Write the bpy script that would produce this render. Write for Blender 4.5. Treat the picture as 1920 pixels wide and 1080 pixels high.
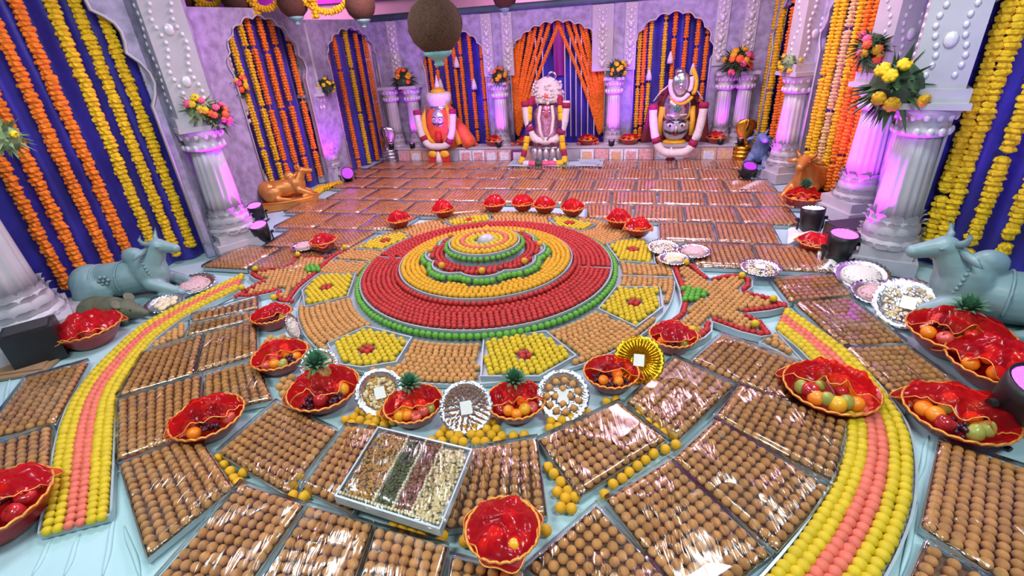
import bpy, bmesh, math, random
import numpy as np
from mathutils import Vector, Matrix, noise
from mathutils.geometry import tessellate_polygon
random.seed(7); rng = np.random.default_rng(7)
for o in list(bpy.data.objects): bpy.data.objects.remove(o)
sc = bpy.context.scene; COL = sc.collection
PI = math.pi

# ------------------------------------------------------------------ camera
FL, PITCH, ROLL, H = 928.0, math.radians(27.18), math.radians(-3.95), 2.2
cf = np.array([0, math.cos(PITCH), -math.sin(PITCH)]); _r = np.array([1., 0, 0]); _u = np.cross(_r, cf)
cR = _r*math.cos(ROLL)+_u*math.sin(ROLL); cU = -_r*math.sin(ROLL)+_u*math.cos(ROLL)
cam = bpy.data.cameras.new('camera'); cam.sensor_width = 36; cam.lens = FL/1920*36; cam.clip_start = .05; cam.clip_end = 100
camo = bpy.data.objects.new('camera', cam); COL.objects.link(camo)
camo.matrix_world = Matrix(((cR[0], cU[0], -cf[0], 0), (cR[1], cU[1], -cf[1], 0), (cR[2], cU[2], -cf[2], H), (0, 0, 0, 1)))
sc.camera = camo
# ------------------------------------------------------------------ world, exposure, hall lights
w = bpy.data.worlds.new('world'); sc.world = w; w.use_nodes = True
w.node_tree.nodes['Background'].inputs[0].default_value = (.62, .72, 1, 1)
w.node_tree.nodes['Background'].inputs[1].default_value = .22
sc.view_settings.view_transform = 'Standard'; sc.view_settings.look = 'None'
sc.view_settings.exposure = -0.08; sc.view_settings.gamma = 1; sc.view_settings.use_curve_mapping = False
def lamp(name, kind, loc, energy, color, target=None, size=1.0, size_y=None, spot=60, blend=.6):
    l = bpy.data.lights.new(name, kind); l.energy = energy; l.color = color
    if kind == 'AREA':
        l.size = size
        if size_y: l.shape = 'RECTANGLE'; l.size_y = size_y
    else: l.shadow_soft_size = size
    if kind == 'SPOT': l.spot_size = math.radians(spot); l.spot_blend = blend
    o = bpy.data.objects.new(name, l); COL.objects.link(o); o.location = loc
    if target is not None: o.rotation_euler = (Vector(target)-Vector(loc)).to_track_quat('-Z', 'Y').to_euler()
    return o
HALL = 3.75
for x, y, e, c in ((-2.2, .6, 115, (.90, 1, .99)), (1.6, .2, 115, (.90, 1, .99)), (-2.4, 3.6, 80, (.92, .98, 1)), (2.2, 3.4, 75, (.92, .98, 1)), (-1.2, 6.9, 165, (1, .61, .86)), (2.2, 6.5, 165, (1, .61, .86))):  # rear pair tinted pink, added to stand in for stage light wash
    lamp('ceiling_and_wash_light', 'AREA', (x, y, HALL-.06), e, c, (x, y, 0), 1.3, .5)

# ------------------------------------------------------------------ pixel helpers (photo frame 1920 x 1080)
def ray(px, py): return cR*(px-960)-cU*(py-540)+cf*FL
def F(px, py, z=0.):
    d = ray(px, py); t = (z-H)/d[2]; return np.array([d[0]*t, d[1]*t, z])
def onplane(px, py, a, b):
    a = np.array(a[:2], float); t = np.array(b[:2], float)-a; L = np.hypot(*t); d = ray(px, py)
    n = np.array([-t[1], t[0]]); k = (n@a)/(n@d[:2]); p = d*k
    return ((p[:2]-a)@t)/L, H+p[2]
def atdepth(px, py, dep): return ray(px, py)*(dep/FL)+np.array([0, 0, H])
def proj(p):
    q = np.asarray(p, float)-[0, 0, H]; z = q@cf; return 960+FL*(q@cR)/z, 540-FL*(q@cU)/z, z

# ------------------------------------------------------------------ mesh builder
class MB:
    def __init__(s): s.v = []; s.f = []
    def add(s, v, f, M=None):
        o = len(s.v)
        s.v += [tuple(M@Vector(p)) for p in v] if M is not None else [tuple(p) for p in v]
        s.f += [tuple(i+o for i in q) for q in f]; return s
    def box(s, c, d, rz=0, M=None):
        x, y, z = d[0]/2, d[1]/2, d[2]/2; cs, sn = math.cos(rz), math.sin(rz)
        v = [(c[0]+a*x*cs-b*y*sn, c[1]+a*x*sn+b*y*cs, c[2]+e*z) for e in (-1, 1) for a, b in ((-1, -1), (1, -1), (1, 1), (-1, 1))]
        return s.add(v, [(3, 2, 1, 0), (4, 5, 6, 7), (0, 1, 5, 4), (1, 2, 6, 5), (2, 3, 7, 6), (3, 0, 4, 7)], M)
    def lathe(s, prof, n=24, c=(0, 0, 0), fl=0, nf=0, cap=True, M=None):
        v = []; f = []; m = len(prof)
        for (r, z) in prof:
            for i in range(n):
                a = 2*PI*i/n; rr = r*(1-fl*abs(math.cos(nf*a/2))) if nf else r
                v.append((c[0]+rr*math.cos(a), c[1]+rr*math.sin(a), c[2]+z))
        for j in range(m-1):
            for i in range(n): k = (i+1) % n; f.append((j*n+i, j*n+k, (j+1)*n+k, (j+1)*n+i))
        if cap: f.append(tuple(range(n-1, -1, -1))); f.append(tuple((m-1)*n+i for i in range(n)))
        return s.add(v, f, M)
    def ball(s, c, r, n=10, m=7, M=None, rot=None):
        if not hasattr(r, '__len__'): r = (r, r, r)
        v = [(0, 0, -1)]; f = []
        for j in range(1, m):
            t = PI*j/m-PI/2
            for i in range(n): a = 2*PI*i/n; v.append((math.cos(t)*math.cos(a), math.cos(t)*math.sin(a), math.sin(t)))
        v.append((0, 0, 1)); e = len(v)-1
        for i in range(n): k = (i+1) % n; f.append((0, 1+k, 1+i)); f.append((e, e-n+i, e-n+k))
        for j in range(m-2):
            for i in range(n): k = (i+1) % n; f.append((1+j*n+i, 1+j*n+k, 1+(j+1)*n+k, 1+(j+1)*n+i))
        R = rot if rot is not None else Matrix.Identity(3)
        v = [tuple(R@Vector((p[0]*r[0], p[1]*r[1], p[2]*r[2]))+Vector(c)) for p in v]
        return s.add(v, f, M)
    def tube(s, path, rad, n=8, closed=False, cap=True, M=None):
        P = [Vector(p) for p in path]; m = len(P); v = []; f = []
        for j in range(m):
            t = (P[(j+1) % m]-P[j-1]) if closed else (P[min(j+1, m-1)]-P[max(j-1, 0)])
            t = t.normalized() if t.length > 1e-9 else Vector((0, 0, 1))
            up = Vector((0, 0, 1)) if abs(t.z) < .9 else Vector((1, 0, 0))
            a = t.cross(up).normalized(); b = t.cross(a); r = rad[j] if hasattr(rad, '__len__') else rad
            for i in range(n): q = 2*PI*i/n; v.append(tuple(P[j]+a*(r*math.cos(q))+b*(r*math.sin(q))))
        for j in range(m if closed else m-1):
            for i in range(n): k = (i+1) % n; J = (j+1) % m; f.append((j*n+i, j*n+k, J*n+k, J*n+i))
        if cap and not closed: f.append(tuple(range(n-1, -1, -1))); f.append(tuple((m-1)*n+i for i in range(n)))
        return s.add(v, f, M)
    def prism(s, poly, z0, z1, M=None):
        n = len(poly); v = [(p[0], p[1], z0) for p in poly]+[(p[0], p[1], z1) for p in poly]
        t = tessellate_polygon([[Vector((p[0], p[1], 0)) for p in poly]])
        f = [(a+n, b+n, c+n) for a, b, c in t]+[(c, b, a) for a, b, c in t]
        f += [(i, (i+1) % n, n+(i+1) % n, n+i) for i in range(n)]
        return s.add(v, f, M)
    def strip(s, path, w, z0, z1, closed=False):          # upright strip of thickness w along a floor path
        P = [np.array(p[:2], float) for p in path]; m = len(P); v = []; f = []
        for j in range(m):
            t = (P[(j+1) % m]-P[j-1]) if closed else (P[min(j+1, m-1)]-P[max(j-1, 0)])
            t = t/(np.hypot(*t)+1e-9); nn = np.array([-t[1], t[0]])*w/2
            for q in (P[j]-nn, P[j]+nn): v += [(q[0], q[1], z0), (q[0], q[1], z1)]
        for j in range(m if closed else m-1):
            a = 4*j; b = 4*((j+1) % m)
            f += [(a, b, b+1, a+1), (a+1, b+1, b+3, a+3), (a+3, b+3, b+2, a+2)]
        if not closed: f += [(0, 1, 3, 2), (4*m-4, 4*m-2, 4*m-1, 4*m-3)]
        return s.add(v, f)
    def grid(s, nu, nv, fn):
        v = [tuple(fn(i/nu, j/nv)) for j in range(nv+1) for i in range(nu+1)]
        f = [(j*(nu+1)+i, j*(nu+1)+i+1, (j+1)*(nu+1)+i+1, (j+1)*(nu+1)+i) for j in range(nv) for i in range(nu)]
        return s.add(v, f)
    def mesh(s, name, mat, smooth=False):
        me = bpy.data.meshes.new(name); me.from_pydata(s.v, [], s.f); me.update()
        bm = bmesh.new(); bm.from_mesh(me); bmesh.ops.recalc_face_normals(bm, faces=bm.faces); bm.to_mesh(me); bm.free()
        if mat: me.materials.append(M_[mat])
        if smooth: me.polygons.foreach_set('use_smooth', [True]*len(me.polygons))
        return me
    def build(s, name, mat, parent=None, smooth=False):
        return link(name, s.mesh(name, mat, smooth), parent)
def link(name, me, parent=None, loc=None):
    o = bpy.data.objects.new(name, me); COL.objects.link(o)
    if parent is not None: o.parent = parent
    if loc is not None: o.location = loc
    return o
def tag(o, label=None, cat=None, group=None, kind=None):
    if label: o['label'] = label
    if cat: o['category'] = cat
    if group: o['group'] = group
    if kind: o['kind'] = kind
    return o
def thing(name, label, cat, loc=(0, 0, 0), rz=0, group=None):
    o = bpy.data.objects.new(name, None); COL.objects.link(o); o.location = loc; o.rotation_euler = (0, 0, rz)
    o.empty_display_size = .1
    return tag(o, label, cat, group)
def copy_tree(o, parent=None):
    c = o.copy(); COL.objects.link(c); c.parent = parent
    for ch in o.children: copy_tree(ch, c)
    return c
def bulk(name, mat, P, bv, bf):                              # one mesh out of many balls P = (x, y, z, r)
    P = np.asarray(P, float); bv = np.asarray(bv, float); bf = np.asarray(bf, int); n = len(P); k = len(bv)
    V = (P[:, None, :3]+bv[None]*P[:, None, 3:4]).reshape(-1, 3)
    Fc = (bf[None]+(np.arange(n)*k)[:, None, None]).reshape(-1, 3)
    me = bpy.data.meshes.new(name); me.vertices.add(len(V)); me.vertices.foreach_set('co', V.ravel())
    me.loops.add(Fc.size); me.loops.foreach_set('vertex_index', Fc.ravel().astype(np.int32))
    me.polygons.add(len(Fc)); me.polygons.foreach_set('loop_start', (np.arange(len(Fc))*3).astype(np.int32))
    me.polygons.foreach_set('loop_total', np.full(len(Fc), 3, np.int32))
    me.polygons.foreach_set('use_smooth', np.ones(len(Fc), bool)); me.update(calc_edges=True); me.validate()
    me.materials.append(M_[mat]); return link(name, me)
def ico(sub):
    bm = bmesh.new(); bmesh.ops.create_icosphere(bm, subdivisions=sub, radius=1)
    v = [tuple(p.co) for p in bm.verts]; f = [tuple(q.index for q in p.verts) for p in bm.faces]; bm.free(); return v, f
ICO1, ICO2, ICO3 = ico(1), ico(2), ico(3)

# ------------------------------------------------------------------ materials
M_ = {}
def mat(name, col, rough=.6, metal=0., var=.15, vs=8., bump=0., bs=60., spec=.5, emit=None, es=0., coat=0., sheen=0., world=True, alpha=None, trans=0.):
    m = bpy.data.materials.new(name); m.use_nodes = True; nt = m.node_tree; b = nt.nodes['Principled BSDF']
    b.inputs['Roughness'].default_value = rough; b.inputs['Metallic'].default_value = metal
    b.inputs['Specular IOR Level'].default_value = spec; b.inputs['Coat Weight'].default_value = coat
    b.inputs['Sheen Weight'].default_value = sheen; b.inputs['Transmission Weight'].default_value = trans
    if world: g = nt.nodes.new('ShaderNodeNewGeometry').outputs['Position']
    else: g = nt.nodes.new('ShaderNodeTexCoord').outputs['Object']
    nz = nt.nodes.new('ShaderNodeTexNoise'); nz.inputs['Scale'].default_value = vs; nz.inputs['Detail'].default_value = 3; nt.links.new(g, nz.inputs['Vector'])
    rp = nt.nodes.new('ShaderNodeValToRGB'); c = np.array(col)
    rp.color_ramp.elements[0].position = .3; rp.color_ramp.elements[1].position = .7
    rp.color_ramp.elements[0].color = (*np.clip(c*(1-var), 0, 1), 1); rp.color_ramp.elements[1].color = (*np.clip(c*(1+var), 0, 1), 1)
    nt.links.new(nz.outputs['Fac'], rp.inputs['Fac']); nt.links.new(rp.outputs['Color'], b.inputs['Base Color'])
    if bump:
        n2 = nt.nodes.new('ShaderNodeTexNoise'); n2.inputs['Scale'].default_value = bs; n2.inputs['Detail'].default_value = 4; nt.links.new(g, n2.inputs['Vector'])
        bp = nt.nodes.new('ShaderNodeBump'); bp.inputs['Strength'].default_value = bump; bp.inputs['Distance'].default_value = .01
        nt.links.new(n2.outputs['Fac'], bp.inputs['Height']); nt.links.new(bp.outputs['Normal'], b.inputs['Normal'])
    if emit: b.inputs['Emission Color'].default_value = (*emit, 1); b.inputs['Emission Strength'].default_value = es
    if alpha is not None: b.inputs['Alpha'].default_value = alpha
    M_[name] = m; return m
mat('brown', (.56, .285, .095), .62, var=.22, vs=22, bump=.35, bs=260, spec=.35)
mat('tan', (.52, .27, .085), .62, var=.18, vs=20, bump=.35, bs=260, spec=.35)
mat('yellow', (.60, .45, .012), .5, var=.12, vs=20, bump=.3, bs=260, spec=.4)
mat('amber', (.66, .36, .008), .5, var=.14, vs=20, bump=.35, bs=260, spec=.4)
mat('coral', (.68, .155, .10), .5, var=.12, vs=20, bump=.3, bs=260, spec=.4)
mat('red_sweet', (.44, .025, .02), .5, var=.2, vs=20, bump=.3, bs=260, spec=.4)
mat('green_sweet', (.10, .36, .035), .5, var=.15, vs=20, bump=.3, bs=260, spec=.4)
mat('cloth_white', (.38, .58, .62), .8, var=.08, vs=1.5, bump=.9, bs=4)
mat('tray', (.42, .52, .55), .35, metal=.35, var=.08, vs=10, bump=.1, bs=40)
mat('tier', (.36, .45, .48), .45, metal=.2, var=.08, vs=10)
mat('card', (.33, .20, .11), .8, var=.1)
mat('wall', (.34, .33, .47), .5, var=.30, vs=9, bump=.7, bs=16)
mat('plaster', (.48, .48, .53), .38, var=.06, vs=6, bump=.12, bs=30, spec=.6)
mat('ornament', (.70, .70, .75), .34, metal=.1, var=.05, vs=6, spec=.7)
mat('curtain', (.030, .022, .34), .45, var=.35, vs=3, sheen=.3, bump=.2, bs=25)
mat('curtain_purple', (.22, .01, .20), .5, var=.2, vs=3)
mat('marigold_yellow', (.78, .52, .01), .75, var=.22, vs=30)
mat('marigold_orange', (.82, .22, .01), .75, var=.22, vs=30)
mat('marigold_cream', (.70, .52, .22), .75, var=.2, vs=30)
mat('tuberose', (.72, .69, .66), .8, var=.14, vs=40, bump=.6, bs=90)
mat('crimson', (.32, .01, .07), .75, var=.25, vs=40, bump=.5, bs=90)
mat('purple_flower', (.09, .02, .16), .8, var=.3, vs=40, bump=.5, bs=90)
mat('rose_orange', (.80, .12, .03), .6, var=.2, vs=30)
mat('rose_pink', (.75, .10, .22), .6, var=.2, vs=30)
mat('leaf', (.035, .085, .03), .55, var=.4, vs=12)
mat('leaf_pale', (.20, .30, .14), .55, var=.3, vs=12)
mat('pine_leaf', (.06, .20, .10), .5, var=.35, vs=25)
mat('pine_skin', (.34, .20, .05), .6, var=.35, vs=40, bump=.8, bs=60)
mat('bull_grey', (.20, .34, .36), .42, var=.12, vs=5, bump=.15, bs=40, spec=.6)
mat('bull_gold', (.62, .28, .06), .34, metal=.45, var=.15, vs=5, bump=.1, bs=40)
mat('bull_blue', (.12, .20, .36), .4, var=.12, vs=5, bump=.1, bs=40, spec=.6)
mat('mouse', (.10, .115, .07), .6, var=.25, vs=12, bump=.3, bs=60)
mat('silver_face', (.62, .62, .64), .32, metal=.55, var=.12, vs=16)
mat('silver_pots', (.60, .58, .60), .42, metal=.7, var=.1, vs=16)
mat('pale_robe', (.50, .26, .40), .7, var=.35, vs=26, bump=.4, bs=60)
mat('shade_liner', (.16, .085, .035), .7, var=.15)  # brown tray bottom, darkened for the shade between ladoos
mat('silver', (.74, .74, .76), .18, metal=.95, var=.08, vs=20, bump=.12, bs=40)
mat('foil', (.78, .82, .84), .16, metal=1., var=.06, vs=30, bump=.6, bs=70)
mat('gold', (.80, .45, .05), .22, metal=.95, var=.1, vs=20, bump=.3, bs=60)
mat('gold_plate', (.85, .52, .02), .2, metal=.85, var=.1, vs=20, bump=.3, bs=60)
mat('gold_thread', (.78, .32, .06), .4, metal=.5, var=.25, vs=90)
mat('black', (.012, .012, .014), .4, var=.2, vs=8)
mat('dark', (.03, .03, .035), .6, var=.2, vs=8)
mat('basket', (.34, .012, .012), .35, var=.2, vs=14, bump=.2, bs=60, coat=.3)
mat('orange_fruit', (.85, .26, .01), .35, var=.08, vs=20, bump=.15, bs=160, coat=.2)
mat('mango', (.82, .42, .02), .35, var=.1, vs=20, coat=.2)
mat('apple', (.42, .015, .02), .22, var=.35, vs=22, coat=.4)
mat('rosy_apple', (.62, .10, .07), .25, var=.3, vs=22, coat=.4)
mat('guava', (.34, .36, .07), .35, var=.15, vs=20, coat=.2)
mat('grape', (.05, .008, .022), .2, var=.3, vs=20, coat=.4)
mat('cream', (.74, .64, .42), .6, var=.15, vs=30)
mat('rice', (.74, .76, .68), .7, var=.1, vs=60, bump=.5, bs=160)
mat('pinkish', (.64, .44, .44), .6, var=.2, vs=50, bump=.5, bs=120)
mat('raisin', (.46, .25, .06), .5, var=.35, vs=50)
mat('pistachio', (.085, .115, .03), .55, var=.35, vs=50)
mat('almond', (.27, .11, .055), .55, var=.3, vs=50)
mat('cashew', (.70, .58, .34), .55, var=.12, vs=50)
mat('paper', (.80, .82, .78), .7, var=.03)
mat('pot_brown', (.095, .042, .022), .85, var=.4, vs=60, bump=1.0, bs=110)
mat('teal', (.22, .46, .46), .45, var=.12, vs=10)
mat('beam', (.07, .14, .16), .5, var=.2, vs=6)
mat('hall_cream', (.72, .62, .52), .7, var=.05, vs=3)
mat('hall_magenta', (.42, .05, .42), .7, var=.1, vs=3)
mat('ceiling', (.42, .36, .5), .8, var=.06, vs=2)
mat('orange_cloth', (.72, .10, .02), .6, var=.2, vs=14, sheen=.2)
mat('maroon_cloth', (.16, .01, .012), .6, var=.5, vs=40, sheen=.2)
mat('yellow_cloth', (.80, .46, .02), .6, var=.1, vs=14)
mat('red_cloth', (.55, .02, .02), .6, var=.2, vs=14)
mat('pink_face', (.66, .22, .34), .3, metal=.4, var=.1)
mat('packet_pink', (.62, .36, .36), .25, var=.3, vs=30, coat=.5)
mat('packet_white', (.70, .72, .80), .22, var=.2, vs=30, coat=.5)
mat('packet_tan', (.66, .42, .24), .25, var=.2, vs=30, coat=.5)
mat('packet_purple', (.22, .02, .16), .25, var=.2, vs=30, coat=.5)
mat('lens', (.25, .02, .3), .3, emit=(.85, .12, 1), es=2.6)
mat('lens_white', (.6, .4, .7), .3, emit=(1, .8, 1), es=5)
mat('lens_dim', (.12, .01, .15), .3, emit=(.45, .04, .9), es=1.2)
mat('eye_white', (.85, .85, .85), .3, var=.02)
mat('wood_dark', (.10, .05, .03), .5, var=.3, vs=10)
def film(name, tint, gloss, rough, bump, scale, tcol=(.96, .97, .97), ior=1.5):
    m = bpy.data.materials.new(name); m.use_nodes = True; nt = m.node_tree; nt.nodes.remove(nt.nodes['Principled BSDF'])
    out = nt.nodes['Material Output']
    tr = nt.nodes.new('ShaderNodeBsdfTransparent'); tr.inputs[0].default_value = (*tcol, 1)
    gl = nt.nodes.new('ShaderNodeBsdfGlossy'); gl.inputs['Color'].default_value = (*tint, 1); gl.inputs['Roughness'].default_value = rough
    fr = nt.nodes.new('ShaderNodeFresnel'); fr.inputs['IOR'].default_value = ior
    ad = nt.nodes.new('ShaderNodeMath'); ad.operation = 'ADD'; ad.inputs[1].default_value = gloss; ad.use_clamp = True
    mx = nt.nodes.new('ShaderNodeMixShader'); g = nt.nodes.new('ShaderNodeNewGeometry')
    mp = nt.nodes.new('ShaderNodeMapping'); mp.inputs['Scale'].default_value = (1, .13, 1)
    oi = nt.nodes.new('ShaderNodeObjectInfo'); cx = nt.nodes.new('ShaderNodeCombineXYZ'); mm = nt.nodes.new('ShaderNodeMath'); mm.operation = 'MULTIPLY'; mm.inputs[1].default_value = 6.28
    nt.links.new(oi.outputs['Random'], mm.inputs[0]); nt.links.new(mm.outputs[0], cx.inputs['Z']); nt.links.new(cx.outputs[0], mp.inputs['Rotation'])
    nz = nt.nodes.new('ShaderNodeTexNoise'); nz.inputs['Scale'].default_value = scale; nz.inputs['Detail'].default_value = 2; nz.inputs['Distortion'].default_value = .8
    ms = nt.nodes.new('ShaderNodeTexNoise'); ms.inputs['Scale'].default_value = 3.2; ms.inputs['Detail'].default_value = 1
    rp = nt.nodes.new('ShaderNodeValToRGB'); rp.color_ramp.elements[0].position = .46; rp.color_ramp.elements[0].color = (.06, .06, .06, 1); rp.color_ramp.elements[1].position = .66
    mu = nt.nodes.new('ShaderNodeMath'); mu.operation = 'MULTIPLY'
    bp = nt.nodes.new('ShaderNodeBump'); bp.inputs['Strength'].default_value = bump; bp.inputs['Distance'].default_value = .03
    nt.links.new(g.outputs['Position'], mp.inputs['Vector']); nt.links.new(mp.outputs[0], nz.inputs['Vector']); nt.links.new(g.outputs['Position'], ms.inputs['Vector'])
    nt.links.new(ms.outputs['Fac'], rp.inputs['Fac']); nt.links.new(rp.outputs['Color'], mu.inputs[0]); nt.links.new(nz.outputs['Fac'], mu.inputs[1])
    nt.links.new(mu.outputs[0], bp.inputs['Height'])
    for q in (gl, fr): nt.links.new(bp.outputs['Normal'], q.inputs['Normal'])
    nt.links.new(fr.outputs[0], ad.inputs[0]); nt.links.new(ad.outputs[0], mx.inputs[0])
    nt.links.new(tr.outputs[0], mx.inputs[1]); nt.links.new(gl.outputs[0], mx.inputs[2]); nt.links.new(mx.outputs[0], out.inputs[0])
    M_[name] = m
film('film', (1, 1, 1), .025, .15, 1., 24, (.99, .99, .99))
film('film_far', (1, .97, .99), .12, .24, 1., 16, (.99, .98, .98), 1.22)
def netting(name, col, dens):
    m = bpy.data.materials.new(name); m.use_nodes = True; nt = m.node_tree; b = nt.nodes['Principled BSDF']; out = nt.nodes['Material Output']
    b.inputs['Base Color'].default_value = (*col, 1); b.inputs['Roughness'].default_value = .22; b.inputs['Coat Weight'].default_value = .6
    tr = nt.nodes.new('ShaderNodeBsdfTransparent'); tr.inputs[0].default_value = (1, .30, .26, 1)
    tl = nt.nodes.new('ShaderNodeBsdfTranslucent'); tl.inputs[0].default_value = (*col, 1)
    a = nt.nodes.new('ShaderNodeMixShader'); a.inputs[0].default_value = .4; c = nt.nodes.new('ShaderNodeMixShader'); c.inputs[0].default_value = dens
    nt.links.new(b.outputs[0], a.inputs[1]); nt.links.new(tl.outputs[0], a.inputs[2])
    nt.links.new(tr.outputs[0], c.inputs[1]); nt.links.new(a.outputs[0], c.inputs[2]); nt.links.new(c.outputs[0], out.inputs[0])
    M_[name] = m
netting('veil', (.75, .015, .02), .30)
netting('veil_dense', (.75, .012, .025), .50)

# ================================================================== SETTING
RM = math.radians(-15.7); e1 = np.array([math.cos(RM), math.sin(RM)]); e2 = np.array([-math.sin(RM), math.cos(RM)])
def fl_fn(u, v):
    x = -9+18*u; y = -1.5+15.5*v
    return (x, y, .012*noise.noise(Vector((x*1.4, y*1.4, 0)))-.012)
tag(MB().grid(90, 80, fl_fn).build('floor', 'cloth_white', None, True), kind='structure')
for a_, b_ in (((216, 962), (192, 1078)), ((232, 985), (262, 1078)), ((100, 1003), (60, 1078)), ((150, 1000), (120, 1078)), ((20, 705), (0, 790)), ((1722, 940), (1690, 1078)), ((1742, 815), (1722, 900))):
    p_, q_ = F(*a_), F(*b_); mb = MB(); mb.tube([tuple(p_+(q_-p_)*t+np.array([-.004*math.sin(t*7), 0, -.007])) for t in np.linspace(0, 1, 9)], [.004, .009, .012, .013, .013, .013, .012, .009, .004], 8); mb.build('cloth_fold', 'cloth_white', bpy.data.objects['floor'], True)
tag(MB().box((0, 5, HALL+.05), (18, 19, .1)).build('ceiling', 'ceiling'), kind='structure')
WALLH = 2.56
class Seg:                                                   # a vertical plane between two floor points
    def __init__(s, a, b): s.a = np.array(a, float); s.b = np.array(b, float); s.L = np.hypot(*(s.b-s.a)); s.t = (s.b-s.a)/s.L; s.n = np.array([s.t[1], -s.t[0]])
    def P(s, u, z, off=0.): q = s.a+s.t*u+s.n*off; return (q[0], q[1], z)      # off > 0 is towards the room
    def hit(s, px, py): return onplane(px, py, s.a, s.b)
    def xy(s, px, py, off=0.):
        a = s.a+s.n*off; u, z = onplane(px, py, a, a+s.t); q = a+s.t*u; return q[0], q[1], z
SG = dict(nl=Seg((-5.6, 3.45), (-3.6, 5.7)), l2=Seg((-3.6, 5.7), (-3.85, 7.3)), l3=Seg((-3.85, 7.3), (-3.05, 9.1)), l4=Seg((-3.05, 9.1), (-2.35, 10.8)),
          bk=Seg((-2.35, 10.8), (4.6, 8.84)), r7=Seg((4.45, 8.88), (4.25, 7.2)), r8=Seg((4.25, 7.2), (4.2, 5.4)), r2=Seg((4.2, 5.4), (3.65, 4.2)), nr=Seg((3.65, 4.2), (5.6, 2.2)))
def arch_curve(u0, z0, ua, za, u1, z1, lobes=9):
    pts = []
    for i in range(lobes+1):
        th = PI-PI*i/lobes; c, s_ = math.cos(th), math.sin(th)**.85 if math.sin(th) > 0 else 0
        if c < 0: pts.append((ua+(ua-u0)*c, z0+(za-z0)*s_))
        else: pts.append((ua+(u1-ua)*c, z1+(za-z1)*s_))
    out = []
    for p, q in zip(pts[:-1], pts[1:]):
        p = np.array(p); q = np.array(q); d = q-p; nn = np.array([-d[1], d[0]])
        for k in range(5): t = k/5; out.append(tuple(p+d*t+nn*.24*math.sin(PI*t)))
    return out+[pts[-1]]
def wall(name, seg, h, arches, thick=.07, u0=0., u1=None, mt='wall'):
    u1 = seg.L if u1 is None else u1
    poly = [(u0, 0), (u0, h), (u1, h), (u1, 0)]
    for c in reversed(arches): poly += [(c[-1][0], 0)]+list(reversed(c))+[(c[0][0], 0)]
    n = len(poly); t = tessellate_polygon([[Vector((p[0], p[1], 0)) for p in poly]]); mb = MB()
    mb.v = [seg.P(p[0], p[1], 0) for p in poly]+[seg.P(p[0], p[1], -thick) for p in poly]
    mb.f = [tuple(q) for q in t]+[(c+n, b+n, a+n) for a, b, c in t]+[(i, (i+1) % n, n+(i+1) % n, n+i) for i in range(n)]
    o = tag(mb.build(name, mt), kind='structure')
    for c in arches:                                          # raised moulding along each arch
        p = [seg.P(q[0], q[1], .012) for q in [(c[0][0], .2)]+list(c)+[(c[-1][0], .2)]]
        MB().tube(p, .014, 6).build('arch_moulding', 'plaster', o, True)
    return o
AR = {}
def px_arch(key, l, a, r, lobes=9):
    s = SG[key]; (u0, z0), (ua, za), (u1, z1) = s.hit(*l), s.hit(*a), s.hit(*r)
    c = arch_curve(u0, z0, ua, za, u1, z1, lobes); AR.setdefault(key, []).append(c); return c
AR['nl'] = [arch_curve(.25, 1.75, 1.6, 3.25, 2.93, 1.75, 11)]
px_arch('l3', (437, 140), (484, 34), (573, 147)); px_arch('l4', (617, 120), (657, 56), (708, 123))
px_arch('bk', (797, 130), (855, 60), (910, 127)); px_arch('bk', (957, 130), (1045, 42), (1135, 127), 13); px_arch('bk', (1189, 105), (1268, 25), (1332, 110))
AR['r7'] = [arch_curve(.25, 1.75, .85, 2.45, 1.5, 1.75, 7)]
AR['r8'] = [arch_curve(.15, 1.75, .85, 2.6, 1.5, 1.75, 9)]
AR['nr'] = [arch_curve(.08, 1.75, 1.35, 3.1, 2.6, 1.75, 11)]
wall('wall_near_left', SG['nl'], 3.45, AR['nl'])
wall('wall_left_return', SG['l2'], 3.1, [])
wall('wall_left', SG['l3'], 2.75, AR['l3']); wall('wall_left_corner', SG['l4'], 2.6, AR['l4'])
bkw = wall('wall_back', SG['bk'], WALLH, AR['bk'])
wall('wall_right_corner', SG['r7'], 2.75, AR['r7']); wall('wall_right', SG['r8'], 3.1, AR['r8'])
wall('wall_right_return', SG['r2'], 3.3, []); wall('wall_near_right', SG['nr'], 3.45, AR['nr'])
s = SG['bk']; mb = MB()
mb.tube([s.P(-.2, WALLH+.05, .03), s.P(s.L+.1, WALLH+.05, .03)], .055, 8); tag(mb.build('trim_1', 'beam', None, True), kind='structure')
for px in (738, 914, 952, 1130, 1182, 1350, 1402):           # narrow pilaster panels on the back wall
    u, _ = s.hit(px, 80); mb = MB()
    wd = .36 if px in (1130,) else .2
    pts = [s.P(u-wd/2, 1.5, .03), s.P(u+wd/2, 1.5, .03), s.P(u+wd/2, WALLH-.02, .03), s.P(u-wd/2, WALLH-.02, .03)]
    q = [s.P(u-wd/2, 1.5, 0), s.P(u+wd/2, 1.5, 0), s.P(u+wd/2, WALLH-.02, 0), s.P(u-wd/2, WALLH-.02, 0)]
    mb.add(pts+q, [(0, 1, 2, 3), (0, 4, 5, 1), (1, 5, 6, 2), (2, 6, 7, 3), (3, 7, 4, 0)])
    p = mb.build('pilaster', 'plaster', bkw)
    mb = MB()
    for k in range(9):
        zz = 1.62+k*.1; rr = .045 if k % 3 == 0 else .028
        mb.ball(s.P(u, zz, .035), (rr, rr, rr*1.3), 8, 5)
        for sd in (-1, 1): mb.ball(s.P(u+sd*(.06 if k % 3 else .035), zz+.04, .03), (.025, .025, .03), 6, 4)
    mb.build('carved_rosettes', 'ornament', p, True)
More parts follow.
